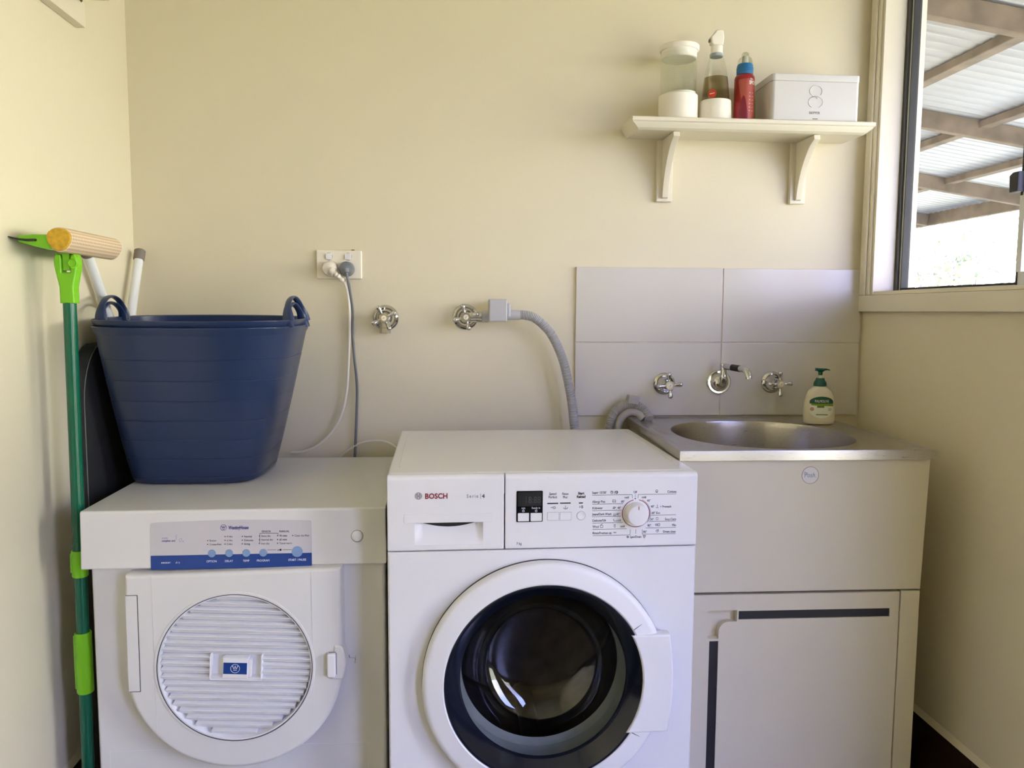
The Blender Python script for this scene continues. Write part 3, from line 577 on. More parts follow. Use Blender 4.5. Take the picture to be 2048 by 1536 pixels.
bm = B(); ring(bm, x, z, .0113, .0122, .0001, 40); lean(bm); obj('button_gap', bm, 'capgrey', hood)
# door with half round bottom and louvred centre
DC, DZ_, RV = 0.2920, 0.4520, 0.1500
DOV = [(.0875, .6425), (.5005, .6500)]+[(DC+.2085*math.cos(-PI*k/48), DZ_-.004+.2035*math.sin(-PI*k/48)) for k in range(0, 49)]
def door_edge(a):
    c, s = math.cos(a), math.sin(a); best = 9
    for i in range(len(DOV)):
        (x0, z0), (x1, z1) = DOV[i], DOV[(i+1) % len(DOV)]; x0 -= DC; x1 -= DC; z0 -= DZ_; z1 -= DZ_
        det = c*(z1-z0)-s*(x1-x0)
        if abs(det) < 1e-12: continue
        t = (x0*(z1-z0)-z0*(x1-x0))/det; u = (x0*s-z0*c)/det
        if t > 0 and -1e-6 <= u <= 1+1e-6: best = min(best, t)
    return best
NDA = 192; dang = [2*PI*k/NDA for k in range(NDA)]
for X, Z in DOV[:2]:
    a = math.atan2(Z-DZ_, X-DC) % (2*PI); k = min(range(NDA), key=lambda i: abs(dang[i]-a)); dang[k] = a
ER = [door_edge(a) for a in dang]
bm = B(); loops = []
def dloop(ins, y, r=None): loops.append([bm.verts.new((DC+(r if r else ER[k]-ins)*math.cos(a), y, DZ_+(r if r else ER[k]-ins)*math.sin(a))) for k, a in enumerate(dang)])
dloop(0, .0112); dloop(0, -.0210)
for k in range(1, 7): q = PI/2*k/6; dloop(.009*(1-math.cos(q)), -.0210-.009*math.sin(q))
dloop(0, -.0300, RV); dloop(0, .0060, RV); dloop(0, .0060, .02)
for p, q in zip(loops[:-1], loops[1:]):
    for i in range(NDA): bm.faces.new((p[i], p[(i+1) % NDA], q[(i+1) % NDA], q[i]))
bm.faces.new(loops[-1]); bmesh.ops.recalc_face_normals(bm, faces=bm.faces[:])
ddoor = obj('door', bm, 'dryer', dm, 30)
for xx in (.1385, .4425): bm = B(); box(bm, xx-.0006, xx+.0006, -.0307, -.0297, DZ_-.13, .641); obj('moulded_ridge', bm, 'dryer', ddoor)
bm = B(); lathe(bm, [(RV-.0005, .0290), (RV-.0005, .0315), (RV+.0022, .0318), (RV+.0048, .0312), (RV+.0052, .0296)], (DC, 0, DZ_), (0, -1, 0), 96); obj('grille_rim', bm, 'dryer', ddoor)
bm = B(); ring(bm, DC, DZ_, RV-.0014, RV+.0002, -.0312, 96); obj('rim_gap', bm, 'ink', ddoor)
bm = B()   # louvres: each a wedge clipped to the round well, the whole grille turned slightly
lathe(bm, [(0, .006), (RV-.0015, .006), (RV-.0015, .030), (RV-.0040, .030), (RV-.0045, .009), (0, .009)], (DC, 0, DZ_), (0, -1, 0), 96)
th = math.radians(-3.2); rot = Matrix.Translation((DC, 0, DZ_)) @ Matrix.Rotation(-th, 4, 'Y') @ Matrix.Translation((-DC, 0, -DZ_))
NL, RL = 21, RV-.0050; pit = 2*RL/NL
for k in range(NL):
    za = RL-k*pit; zb_ = za-pit; zm = min(abs(za), abs(zb_)); zx = max(abs(za), abs(zb_))
    h0 = math.sqrt(max(0, RL*RL-(za*za))); h1 = math.sqrt(max(0, RL*RL-zb_*zb_)); hh = math.sqrt(max(1e-6, RL*RL-((za+zb_)/2)**2))-.001
    segs = [(-hh, hh)]
    if abs((za+zb_)/2) < .024: segs = [(-hh, -.0500), (.0500, hh)]
    for a, b in segs:
        if b-a < .004: continue
        prism(bm, [(-.0090, za), (-.0285, za), (-.0285, za-.0014), (-.0150, zb_+.0008), (-.0090, zb_+.0008)], 'yz', DC+a, DC+b, mtx=Matrix.Translation((0, 0, DZ_)))
if True:
    for v in bm.verts: pass
bmesh.ops.transform(bm, matrix=rot, verts=bm.verts[:])
gr = obj('louvre_grille', bm, 'dwhite', ddoor)
bm = B()   # centre holder
for xx in (-.0500, .0485): box(bm, DC+xx, DC+xx+.0022, -.029, -.009, DZ_-.026, DZ_+.026, .0006, 1)
box(bm, DC-.048, DC+.048, -.012, -.009, DZ_-.026, DZ_+.026); box(bm, DC-.048, DC+.048, -.026, -.012, DZ_-.0275, DZ_-.0245)
box(bm, DC-.0245, DC+.0245, -.031, -.012, DZ_-.0205, DZ_+.0205, .0015); box(bm, DC+.0245, DC+.0300, -.027, -.012, DZ_-.0205, DZ_+.0165, .001); box(bm, DC-.0285, DC-.0245, -.024, -.012, DZ_-.0175, DZ_+.0175, .001)
bmesh.ops.transform(bm, matrix=rot, verts=bm.verts[:]); hold = obj('filter_handle', bm, 'dwhite', gr)
bm = B(); box(bm, DC-.0225, DC+.0225, -.0316, -.0305, DZ_-.0120, DZ_+.0110); bmesh.ops.transform(bm, matrix=rot, verts=bm.verts[:]); obj('blue_badge', bm, 'navy', hold, label='dark blue badge with a white emblem')
bm = B(); ring(bm, DC, DZ_-.0005, .0082, .0091, -.0315, 32); x, z = DC, DZ_+.0003
for a, b in (((-.0046, .0032), (-.0024, -.0016)), ((-.0024, -.0016), (0, .0024)), ((0, .0024), (.0024, -.0016)), ((.0024, -.0016), (.0046, .0032))): line(bm, x+a[0], z+a[1], x+b[0], z+b[1], .0012, -.0316)
line(bm, x-.0034, z-.0040, x+.0034, z-.0040, .0012, -.0316)
for q in (-.0047, 0, .0047): disc(bm, x+q, z+.0038, .0011, -.0315, .0005, 12)
bmesh.ops.transform(bm, matrix=rot, verts=bm.verts[:]); obj('emblem', bm, 'whiteink', hold)
bm = B(); prism(bm, rrect(.0878, .1095, .4105, .6035, .001), 'xz', -.0308, -.020, .0006, 1, True); obj('hinge_cover', bm, 'dryer', ddoor)
bm = B(); line(bm, .1100, .4100, .1106, .6040, .0011, -.0300, .0006); line(bm, .089, .6040, .1106, .6040, .0009, -.0300, .0006); line(bm, .090, .4100, .1102, .4100, .0009, -.0300, .0006); obj('hinge_gap', bm, 'inkblack', ddoor)
bm = B(); prism(bm, [(.4790, .4230), (.4990, .4230)]+[(.5015+.0065*math.sin(PI*k/8), .4250+.064*k/8) for k in range(9)]+[(.497, .4925), (.4850, .4925)], 'xz', -.0345, .0, .004, 3, True); lt = obj('latch_housing', bm, 'dryer', ddoor)
bm = B(); prism(bm, rrect(.4715, .4885, .4310, .4795, .004), 'xz', -.0440, -.030, .0035, 3, True); obj('latch_button', bm, 'wplast', lt)
bm = B(); line(bm, .4890, .4345, .4890, .4785, .0011, -.0345, .0006); line(bm, .4745, .4802, .4885, .4802, .0009, -.0345, .0006); obj('latch_gap', bm, 'inkblack', lt)
bm = B(); rr_ = random.Random(3); q = (.5095, .452)
for k in range(16):
    nq = (min(.5215, max(.5085, q[0]+rr_.uniform(-.007, .007))), min(.460, max(.4345, q[1]+rr_.uniform(-.009, .009)))); line(bm, q[0], q[1], nq[0], nq[1], .0004, .0110, .0002); q = nq
obj('scuff_mark', bm, 'inkblack', dm)
bm = B(); ln = [(.0295, .05), (.0295, .2660), (.5450, .2660), (.5450, .05)]
for a, b in zip(ln[:-1], ln[1:]): line(bm, a[0], a[1], b[0], b[1], .0016, .0110, .0006)
obj('service_panel_edge', bm, 'white', dm)
for xx in (.05, .535):
    for yy in (.06, DD-.05): bm = B(); lathe(bm, [(0, 0), (.02, 0), (.02, .012), (.012, .0205), (0, .0205)], (xx, yy, 0), (0, 0, 1), 16); obj('foot', bm, 'matblack', dm)
# ------------------------------------------------------------------ laundry tub
sx_, sy_, sr = 0.4793, 1.596, -0.0127
SW, SD, SZ = 0.5564, 0.5330, 0.8674
tb = thing('laundry_tub', 'stainless steel laundry tub in a cream cabinet under the window', 'laundry tub', (sx_, sy_, 0), sr)
bcx, bcy, ba, bb, bn = 0.2690, 0.2580, 0.2080, 0.2180, 2.25
def sup(a, A, Bv, n=bn):
    c, s = math.cos(a), math.sin(a); k = (abs(c/A)**n+abs(s/Bv)**n)**(-1.0/n); return k*c, k*s
def ray_rect(a, x0, x1, y0, y1):
    c, s = math.cos(a), math.sin(a)
    t = min([(x1-bcx)/c if c > 1e-9 else 9, (x0-bcx)/c if c < -1e-9 else 9, (y1-bcy)/s if s > 1e-9 else 9, (y0-bcy)/s if s < -1e-9 else 9]); return bcx+t*c, bcy+t*s
NA = 160
angs = [2*PI*k/NA for k in range(NA)]
for X, Y in ((0, 0), (SW, 0), (SW, SD), (0, SD)):
    a = math.atan2(Y-bcy, X-bcx) % (2*PI); k = min(range(NA), key=lambda i: abs(angs[i]-a)); angs[k] = a
bm = B(); loops = []
def lp(f): loops.append([bm.verts.new(f(a)) for a in angs])
def edge(o, z): return lambda a: Vector((*ray_rect(a, o, SW-o, o, SD-o), z))
for o, z in ((0.006, SZ-.0215), (0, SZ-.0215), (0, SZ-.002), (.0012, SZ-.0004), (.003, SZ), (.012, SZ), (.0145, SZ-.0022), (.024, SZ-.0030)): lp(edge(o, z))
def bow(k, z): return lambda a: Vector((bcx+sup(a, ba*k, bb*k)[0], bcy+sup(a, ba*k, bb*k)[1], z))
for k, z in ((1.012, SZ-.0032), (1.0, SZ-.0042), (.992, SZ-.008), (.985, SZ-.02), (.955, SZ-.10), (.92, SZ-.185), (.87, SZ-.215), (.75, SZ-.228), (.25, SZ-.236)): lp(bow(k, z))
for p, q in zip(loops[:-1], loops[1:]):
    for i in range(NA): bm.faces.new((p[i], p[(i+1) % NA], q[(i+1) % NA], q[i]))
bm.faces.new(loops[-1]); bmesh.ops.recalc_face_normals(bm, faces=bm.faces[:])
basin = obj('basin', bm, 'steel', tb, 40)
bm = B(); lathe(bm, [(0, 0), (.035, 0), (.040, .002), (.042, 0), (.042, -.004)], (bcx, bcy, SZ-.2365+.003), (0, 0, 1), 32); obj('drain', bm, 'chrome', basin)
bm = B(); t_ = .016
CF = 0.0085   # cabinet front plane
box(bm, .0065, .0225, CF+.018, SD-.012, .02, SZ-.0225); box(bm, SW-.0225, SW-.0065, CF+.018, SD-.012, .02, SZ-.0225); box(bm, .0225, SW-.0225, SD-.028, SD-.012, .02, SZ-.0225); box(bm, .0225, SW-.0225, CF+.018, SD-.028, .02, .04)
cabi = obj('cabinet', bm, 'cab', tb)
bm = B(); prism(bm, [(.0065, .5580), (SW-.0138, .5580), (SW-.0065, SZ-.0225), (.0065, SZ-.0225)], 'xz', CF, CF+.017, .002, 2, True); fas = obj('fascia', bm, 'cab', tb)
bm = B(); box(bm, .4995, SW-.0140, CF, CF+.017, .02, .5545, .002); obj('side_stile', bm, 'cab', tb)
bm = B(); box(bm, .0225, SW-.0135, CF+.010, CF+.0172, .5540, .5585); obj('seam', bm, 'brown', tb); bm = B(); box(bm, .4955, .5000, CF+.010, CF+.0172, .022, .554); obj('seam', bm, 'brown', tb)
bm = B(); DX0, DX1, DZ0, DZT = .0240, .4965, .024, .5530
# door built as a border plus a raised inner panel, leaving an L shaped finger recess and slots
SL = dict(hx0=.1395, hx1=.4760, hz0=.4975, hz1=.5165, vx0=.0770, vx1=.0965, vz0=.12, vz1=.4505)
box(bm, DX0, DX1, CF+.0150, CF+.018, DZ0, DZT)
cells = []
RXa, RXb, RZa, RZb = .0735, .1365, .4560, .5185
def cellbox(x0, x1, z0, z1): box(bm, x0, x1, CF, CF+.0152, z0, z1, 0)
cellbox(DX0, DX1, SL['hz1']+.002, DZT); cellbox(SL['hx1'], DX1, DZ0, SL['hz1']+.002); cellbox(DX0, RXa, DZ0, SL['hz1']+.002)
cellbox(SL['hx0']-.003, SL['hx0'], SL['hz0'], SL['hz1']+.002); cellbox(SL['hx0'], SL['hx1'], SL['hz1'], SL['hz1']+.002)
pin = [(.0970, DZ0), (SL['hx1'], DZ0), (SL['hx1'], SL['hz0']), (.1365, SL['hz0']), (.1365, .4965-.003)]
pin += [(.1190+.0, .4935)]+[(.1190-.022*math.sin(PI/2*k/8), .4715+.022*math.cos(PI/2*k/8)) for k in range(1, 9)]+[(.0970, .455)]
prism(bm, pin, 'xz', CF, CF+.0152, .0)
cellbox(SL['vx0']-.0035, SL['vx0'], DZ0, .4560); cellbox(SL['vx0'], SL['vx1']+.0005, SL['vz1'], .4560)
cellbox(SL['vx0'], SL['vx1']+.0005, DZ0, SL['vz0'])
cd = obj('door', bm, 'cab', tb)
for a, b, c, d in ((SL['hx0'], SL['hx1'], SL['hz0'], SL['hz1']), (SL['vx0'], SL['vx1'], SL['vz0'], SL['vz1'])):
    bm = B(); box(bm, a+.0005, b-.0005, CF+.0022, CF+.0118, c+.0005, d-.0005); obj('vent_strip', bm, 'matblack', cd, label='black vent strip')
bm = B(); x, z = .2853, .8120; disc(bm, x, z, .0188, CF, .0003, 40); stk = obj('sticker', bm, 'sticker', fas)
bm = B(); ring(bm, x, z, .0178, .0188, CF-.0003, 48); obj('sticker_ring', bm, 'sbrown', stk)
bm = B(); text(bm, 'Posh.', x-.0005, z-.0045, .0150, 'CENTER', y=CF-.0004, shear=.25, sxx=.82, bold=-.008); ring(bm, x-.0105, z+.004, .0030, .0036, CF-.0003, 16, PI*.5, PI*1.9); obj('sticker_lettering', bm, 'stealb', stk)
# ------------------------------------------------------------------ taps
def wall_tap(name, label, group, loc, reach, rotdeg, fr, body=None, tilt=0.0):
    t = thing(name, label, 'tap', loc, 0, group)
    bm = B(); lathe(bm, [(0, .0005), (fr, .0005), (fr, .003), (fr*.93, .006), (fr*.80, .009), (fr*.74, .0075), (fr*.62, .013), (fr*.50, .020), (fr*.44, reach*.55), (0, reach*.55)], (0, 0, 0), (0, -1, 0), 40); obj('flange', bm, 'chrome', t)
    bm = B(); lathe(bm, [(0, reach*.4), (.0085, reach*.4), (.0075, reach*.62), (.0105, reach*.70), (.0120, reach*.86), (.0125, reach), (.0112, reach+.003), (0, reach+.003)], (0, 0, 0), (0, -1, 0), 28); sp_ = obj('spindle', bm, 'chrome', t)
    for k in range(4):
        a = math.radians(rotdeg+90*k); c, s = math.cos(a), math.sin(a); yy = -reach*.93
        bm = B(); P = [Vector((r*c, yy, r*s)) for r in (.006, .012, .017, .021, .025, .029, .0325, .0345, .0355)]
        R = (.0045, .0040, .0040, .0047, .0060, .0068, .0062, .0042, .0015); tube(bm, P, lambda i: R[i], 16); obj('handle_arm', bm, 'chrome', t)
    bm = B(); lathe(bm, [(0, reach+.0042), (.0060, reach+.0038), (.0070, reach+.0030), (.0070, reach), (0, reach)], (0, 0, 0), (0, -1, 0), 24); bt = obj('index_button', bm, 'cwhite', t, label='ivory index button')
    bm = B(); line(bm, -.0015, -.0025, .0012, .0026, .0012, -reach-.0041, .0003); obj('index_mark', bm, 'boxink', bt)
    return t
tg = 'chrome cross handle wall taps'
t1 = wall_tap('wall_tap', 'chrome cross handle tap with no hose on it, below the power socket', tg, (-.1705, D, 1.1360), .064, 27, .0345)
bm = B(); lathe(bm, [(0, 0), (.0135, 0), (.0135, -.016), (.0150, -.0165), (.0150, -.030), (.012, -.031), (0, -.031)], (.0, -.022, -.010), (0, 0, 1), 6); obj('outlet_nut', bm, 'chrome', t1)
t2 = wall_tap('wall_tap', 'chrome cross handle tap feeding the grey washing machine hose', tg, (.0425, D, 1.1395), .060, 15, .0345)
bm = B(); lathe(bm, [(0, .008), (.0125, .008), (.0125, .028), (.0142, .0285), (.0142, .0420), (0, .0420)], (.0, -.030, 0), (1, 0, 0), 24); obj('outlet_nut', bm, 'chrome', t2)
wall_tap('wall_tap', 'chrome cross handle tap left of the tub spout', tg, (.5900, D-.0087, .9590), .062, 5, .0305)
wall_tap('wall_tap', 'chrome cross handle tap right of the tub spout, nearest the soap', tg, (.8965, D-.0087, .9625), .062, 2, .0305)
spt = thing('tub_spout', 'chrome swivel spout on the tiles between the two tub taps', 'tap', (.7445, D-.0087, .9635))
bm = B(); lathe(bm, [(0, .0004), (.0335, .0004), (.0335, .004), (.031, .006), (.026, .006), (.024, .010), (.0225, .016), (.017, .024), (.0115, .027), (0, .027)], (0, 0, 0), (0, -1, 0), 44); obj('flange', bm, 'chrome', spt)
bm = B(); tube(bm, spline([(0, -.020, 0), (0, -.036, .001), (-.0015, -.0415, .010), (-.002, -.0425, .026), (-.002, -.0425, .0475)], 6), lambda i: .0105 if i < 17 else .0088, 20); lathe(bm, [(0, .0), (.0092, 0), (.0104, .001), (.0104, .014), (.0085, .017), (0, .017)], (-.002, -.0425, .037), (0, 0, 1), 24); obj('riser', bm, 'chrome', spt)
A0 = Vector((-.002, -.0425, .0465)); A1 = Vector((.0205, -.128, .0450)); dv = (A1-A0)
bm = B(); tube(bm, [A0+dv*t for t in (0, .25, .5)], .0082, 20); obj('arm', bm, 'chrome', spt)
bm = B(); tube(bm, [A0+dv*t for t in (.44, .46, .84, .86)], lambda i: (.0075, .0088, .0088, .0075)[i], 20); obj('arm_sleeve', bm, 'matblack', spt, label='black sleeve on the spout')
bm = B(); tube(bm, spline([A0+dv*.82, A0+dv*1.0, A0+dv*1.16+Vector((0, 0, -.004)), A0+dv*1.26+Vector((0, 0, -.016)), A0+dv*1.28+Vector((0, 0, -.024))], 5), lambda i: .0080+.0010*(i/20), 20); obj('nozzle', bm, 'chrome', spt)
# ------------------------------------------------------------------ socket, plugs and flexes
so = thing('power_socket', 'ivory double power socket with two rocker switches on the back wall', 'power socket', (-.2905, D, 1.2755))
bm = B(); prism(bm, rrect(-.0590, .0590, -.0375, .0375, .004), 'xz', -.0095, -.0004, .003, 3, True); obj('faceplate', bm, 'socket', so)
for xx in (-.0268, .0228): bm = B(); prism(bm, rrect(xx-.0085, xx+.0085, .0125, .0295, .004), 'xz', -.0135, -.009, .002, 2, True); obj('rocker_switch', bm, 'wplast', so)
for xx in (-.0268, .0228): bm = B(); ring(bm, xx, .021, .0092, .0102, -.0092, 24); obj('switch_gap', bm, 'capgrey', so)
bm = B(); lathe(bm, [(0, 0), (.004, 0), (.0045, .002), (0, .003)], (.036, -.004, .0376), (0, 0, 1), 12); obj('dirt_fleck', bm, 'brown', so)
def plug(par, x, z, m, name='plug', d=0.0385):
    bm = B(); lathe(bm, [(0, .0135), (d*.50, .0135), (d*.52, .016), (d*.50, .030), (d*.42, .0365), (d*.22, .0395), (0, .040)], (x, D, z), (0, -1, 0), 32); return obj(name, bm, m, par)
WC = [(-.305, 2.108, 1.255), (-.29, 2.106, 1.245), (-.273, 2.112, 1.224), (-.266, 2.12, 1.183), (-.264, 2.122, 1.117), (-.268, 2.122, 1.024), (-.274, 2.122, .944), (-.287, 2.122, .884), (-.309, 2.122, .84), (-.346, 2.122, .800), (-.388, 2.128, .779), (-.425, 2.132, .7755)]
c1 = thing('mains_lead', 'white power flex plugged into the left outlet, curving down behind the basket', 'power cord', (-.3132, D, 1.2640), 0, 'power flexes from the double socket')
c2 = thing('mains_lead', 'grey power flex plugged into the right outlet, hanging straight down', 'power cord', (-.2695, D, 1.2635), 0, 'power flexes from the double socket')
def local(o, bm):
    for v in bm.verts: v.co -= o.location
    return bm
def lplug(o, m): bm = B(); d = .0385; lathe(bm, [(0, .0135), (d*.50, .0135), (d*.52, .016), (d*.50, .030), (d*.42, .0365), (d*.22, .0395), (0, .040)], (0, 0, 0), (0, -1, 0), 32); return obj('plug', bm, m, o)
p1 = lplug(c1, 'cordw'); p2 = lplug(c2, 'cordg')
bm = B(); tube(bm, [(-.309, 2.105, 1.260), (-.300, 2.104, 1.253)], .010, 14); P = spline([(-.302, 2.105, 1.254), (-.29, 2.106, 1.245), (-.276, 2.111, 1.229)], 8); tube(bm, P, lambda i: .0068 if i % 4 < 2 else .0050, 12); obj('strain_relief', local(c1, bm), 'cordw', c1)
bm = B(); tube(bm, spline(WC, 8), .0038, 10); obj('flex', local(c1, bm), 'cordw', c1)
GC = [(-.269, 2.104, 1.258), (-.265, 2.107, 1.235), (-.262, 2.115, 1.211), (-.257, 2.131, 1.157), (-.258, 2.132, 1.104), (-.254, 2.128, 1.038), (-.247, 2.126, .958), (-.249, 2.126, .877), (-.257, 2.132, .740)]
bm = B(); tube(bm, [(-.270, 2.103, 1.2635), (-.268, 2.101, 1.253)], lambda i: .0085-.002*i, 12); tube(bm, spline(GC, 8), .0036, 10); obj('flex', local(c2, bm), 'cordg', c2)
bm = B(); tube(bm, spline([(-.300, 2.134, .742), (-.290, 2.131, .766), (-.267, 2.130, .785), (-.238, 2.128, .8), (-.201, 2.126, .806), (-.166, 2.118, .802), (-.136, 2.102, .782), (-.118, 2.09, .74)], 8), .0034, 10)
tag(obj('loose_flex', bm, 'cordw'), 'white flex arching up in the gap between dryer and washer', 'cable')
# ------------------------------------------------------------------ hoses
ih = thing('inlet_hose', 'grey corrugated inlet hose with a safety valve block on the tap', 'hose', (.098, 2.087, 1.146))
bm = B(); box(bm, .102, .150, 2.062, 2.112, 1.128, 1.187, .004, 3); box(bm, .148, .160, 2.070, 2.106, 1.140, 1.176, .005, 2); obj('valve_block', local(ih, bm), 'hosel', ih)
bm = B(); lathe(bm, [(0, .0855), (.0155, .0855), (.0155, .1025), (0, .1025)], (0, 2.109, 1.1410), (1, 0, 0), 24); obj('coupling_nut', local(ih, bm), 'hosel', ih)
bm = B(); lathe(bm, [(0, .0), (.0135, .0), (.0135, .034), (.0125, .036), (0, .036)], (.150, 2.087, 1.146), (1, 0, 0), 24); obj('collar', local(ih, bm), 'hosel', ih)
bm = B(); hose_tube(bm, [(.182, 2.087, 1.146), (.200, 2.087, 1.1455), (.228, 2.087, 1.136), (.263, 2.087, 1.104), (.288, 2.087, 1.06), (.307, 2.087, 1.007), (.323, 2.087, .933), (.332, 2.085, .866), (.339, 2.078, .79), (.340, 2.075, .70)], .0125, .0042, .0016, 18); obj('corrugated_hose', local(ih, bm), 'hose', ih, 80)
dh = thing('drain_hose', 'grey ribbed drain hose looped over the corner of the tub', 'hose', (.43, 2.10, .80))
bm = B(); hose_tube(bm, [(.434, 2.100, .70), (.434, 2.100, .808), (.4345, 2.100, .849), (.443, 2.100, .879), (.463, 2.098, .900), (.490, 2.095, .908), (.516, 2.090, .898), (.531, 2.078, .880), (.534, 2.066, .8695)], .0125, .0042, .0018, 18); obj('ribbed_hose', local(dh, bm), 'dhose', dh, 80)
bm = B(); tube(bm, spline([(.454, 2.086, .770), (.454, 2.086, .838), (.459, 2.086, .864), (.472, 2.085, .880), (.490, 2.083, .887), (.509, 2.079, .881), (.518, 2.070, .8690)], 8), .0095, 16); obj('hose_guide', local(dh, bm), 'dhose', dh)
bm = B(); box(bm, .478, .509, 2.076, 2.108, .909, .931, .003, 2, Matrix.Translation((.49, 0, .92)) @ Matrix.Rotation(.16, 4, 'Y') @ Matrix.Translation((-.49, 0, -.92))); obj('guide_clip', local(dh, bm), 'dhose', dh)
# ------------------------------------------------------------------ wall shelf and its contents
SHX0, SHX1, SHD, SHB, SHT = .4570, 1.0900, .1450, 1.6150, 1.6445
sh = thing('wall_shelf', 'cream painted wooden shelf on two curved brackets on the back wall', 'shelf', (SHX0, D, SHB))
bm = B(); prof = [(0, SHB+.004), (0, SHT), (-SHD+.002, SHT), (-SHD, SHT-.002), (-SHD, SHT-.010), (-SHD+.004, SHT-.0125), (-SHD+.006, SHT-.018), (-SHD+.012, SHT-.025), (-SHD+.020, SHB+.001), (-SHD+.024, SHB)]
n = len(prof); ends = []
for s_, xe in ((0, SHX0), (1, SHX1)):
    sg = 1 if s_ == 0 else -1; e_ = []
    for y, z in prof:
        ins = 0.0 if z > SHT-.011 else min(.024, (SHT-.011-z)*1.1)
        e_.append(bm.verts.new((xe+sg*ins, D-.0004+y, z)))
    ends.append(e_)
bm.faces.new(ends[0]); bm.faces.new(ends[1][::-1])
for i in range(n): bm.faces.new((ends[0][i], ends[0][(i+1) % n], ends[1][(i+1) % n], ends[1][i]))
bmesh.ops.recalc_face_normals(bm, faces=bm.faces[:]); obj('board', local(sh, bm), 'cream_s', sh, 25)
for cxx in (.5775, .9480):
    bm = B(); box(bm, cxx-.0215, cxx+.0215, D-.0145, D-.0004, 1.4525, SHB-.0005, .002)
    br = obj('bracket', local(sh, bm), 'cream_s', sh)
    bm = B(); cv = [(-.0140, SHB-.0006), (-.118, SHB-.0006), (-.120, SHB-.012)]
    for k in range(1, 15):
        t = k/14; y = -.120+.097*(t**.62)+.010*math.sin(PI*t); z = SHB-.012-.140*t; cv.append((y, z))
    cv += [(-.014, 1.4600)]
    prism(bm, cv, 'yz', cxx-.0085, cxx+.0085, .0016, 2, mtx=Matrix.Translation((0, D, 0))); obj('bracket_arm', local(sh, bm), 'cream_s', br)
ST = SHT+.0003
# glass jar
jr = thing('storage_jar', 'clear glass jar of white powder with a white lid, leftmost on the shelf', 'jar', (.5885, 2.057, ST))
bm = B(); lathe(bm, [(0, 0), (.0500, 0), (.0505, .002), (.0498, .064), (.0480, .0655), (.0470, .0655), (.0470, .003), (0, .003)], seg=48); obj('sleeve', bm, 'bottlew', jr)
bm = B(); lathe(bm, [(0, .0045), (.0452, .0045), (.0462, .010), (.0462, .155), (.0455, .160), (.0470, .170)], seg=48); lathe(bm, [(.0442, .007), (.0442, .165)], seg=48)
for k in range(9): lathe(bm, [(.0463, .098+k*.0055), (.0466, .0985+k*.0055), (.0463, .099+k*.0055)], seg=48)
obj('glass_body', bm, 'jarglass', jr, 60)
bm = B(); lathe(bm, [(0, .0055), (.0440, .0055), (.0440, .0700), (.036, .0740), (.020, .0725), (.0, .0770)], seg=40)
for v in bm.verts:
    if v.co.z > .06: v.co.z += .003*(v.co.x/.044)
obj('powder', bm, 'powder', jr)
bm = B(); lathe(bm, [(0, .176), (.047, .176), (.0490, .1775), (.0505, .180), (.0505, .1875), (.048, .1900), (0, .1905)], seg=48); lathe(bm, [(.0452, .1765), (.0445, .158), (.042, .156), (.0, .156)], seg=48); obj('lid', bm, 'bottlew', jr)
# spray bottle
sb = thing('spray_bottle', 'glass spray bottle half full of amber liquid with a white base, second on the shelf', 'spray bottle', (.6868, 2.057, ST))
bm = B(); lathe(bm, [(0, 0), (.0415, 0), (.0420, .002), (.0400, .052), (.0392, .054), (.0375, .054), (.0375, .003), (0, .003)], seg=40); obj('base', bm, 'bottlew', sb)
bm = B(); lathe(bm, [(0, .0045), (.036, .0045), (.0372, .010), (.0365, .060), (.0308, .112), (.0245, .145), (.0195, .160), (.0172, .166), (.0165, .172)], seg=40); obj('glass_body', bm, 'jarglass', sb, 60)
bm = B(); lathe(bm, [(0, .006), (.0355, .006), (.0360, .055), (.0298, .113), (0, .113)], seg=40); obj('liquid', bm, 'liquid', sb)
bm = B(); lathe(bm, [(0, .166), (.0160, .166), (.0175, .168), (.0175, .173), (.0160, .174), (0, .174)], seg=32); obj('neck_ring', bm, 'gasket', sb)
bm = B(); lathe(bm, [(0, .174), (.0150, .174), (.0150, .192), (.013, .194), (0, .194)], seg=28)
prism(bm, [(.013, .193), (-.010, .193), (-.017, .198), (-.0185, .214), (-.0150, .218), (-.004, .232), (.008, .2335), (.0140, .229), (.0165, .214), (.0150, .199)], 'xz', -.011, .011, .004, 3); hd = obj('spray_head', bm, 'bottlew', sb)
bm = B(); lathe(bm, [(0, 0), (.0045, 0), (.0045, .003), (0, .003)], (-.0185, 0, .206), (-1, 0, 0), 16); obj('nozzle', bm, 'boxink', hd)
bm = B(); disc(bm, 0, 0, .0110, 0, .0006, 28); stk2 = obj('sticker', bm, 'orange', sb, label='round orange red sticker'); stk2.location = (-.0185, -.0300, .0665); stk2.rotation_euler = (math.radians(-7), 0, math.radians(-32))
bm = B(); text(bm, 'vanish', 0, -.0022, .0060, 'CENTER', y=-.0008, sxx=.85) if False else line(bm, -.006, -.0005, .006, .0012, .0018, -.0007); obj('sticker_mark', bm, 'slabel', stk2)
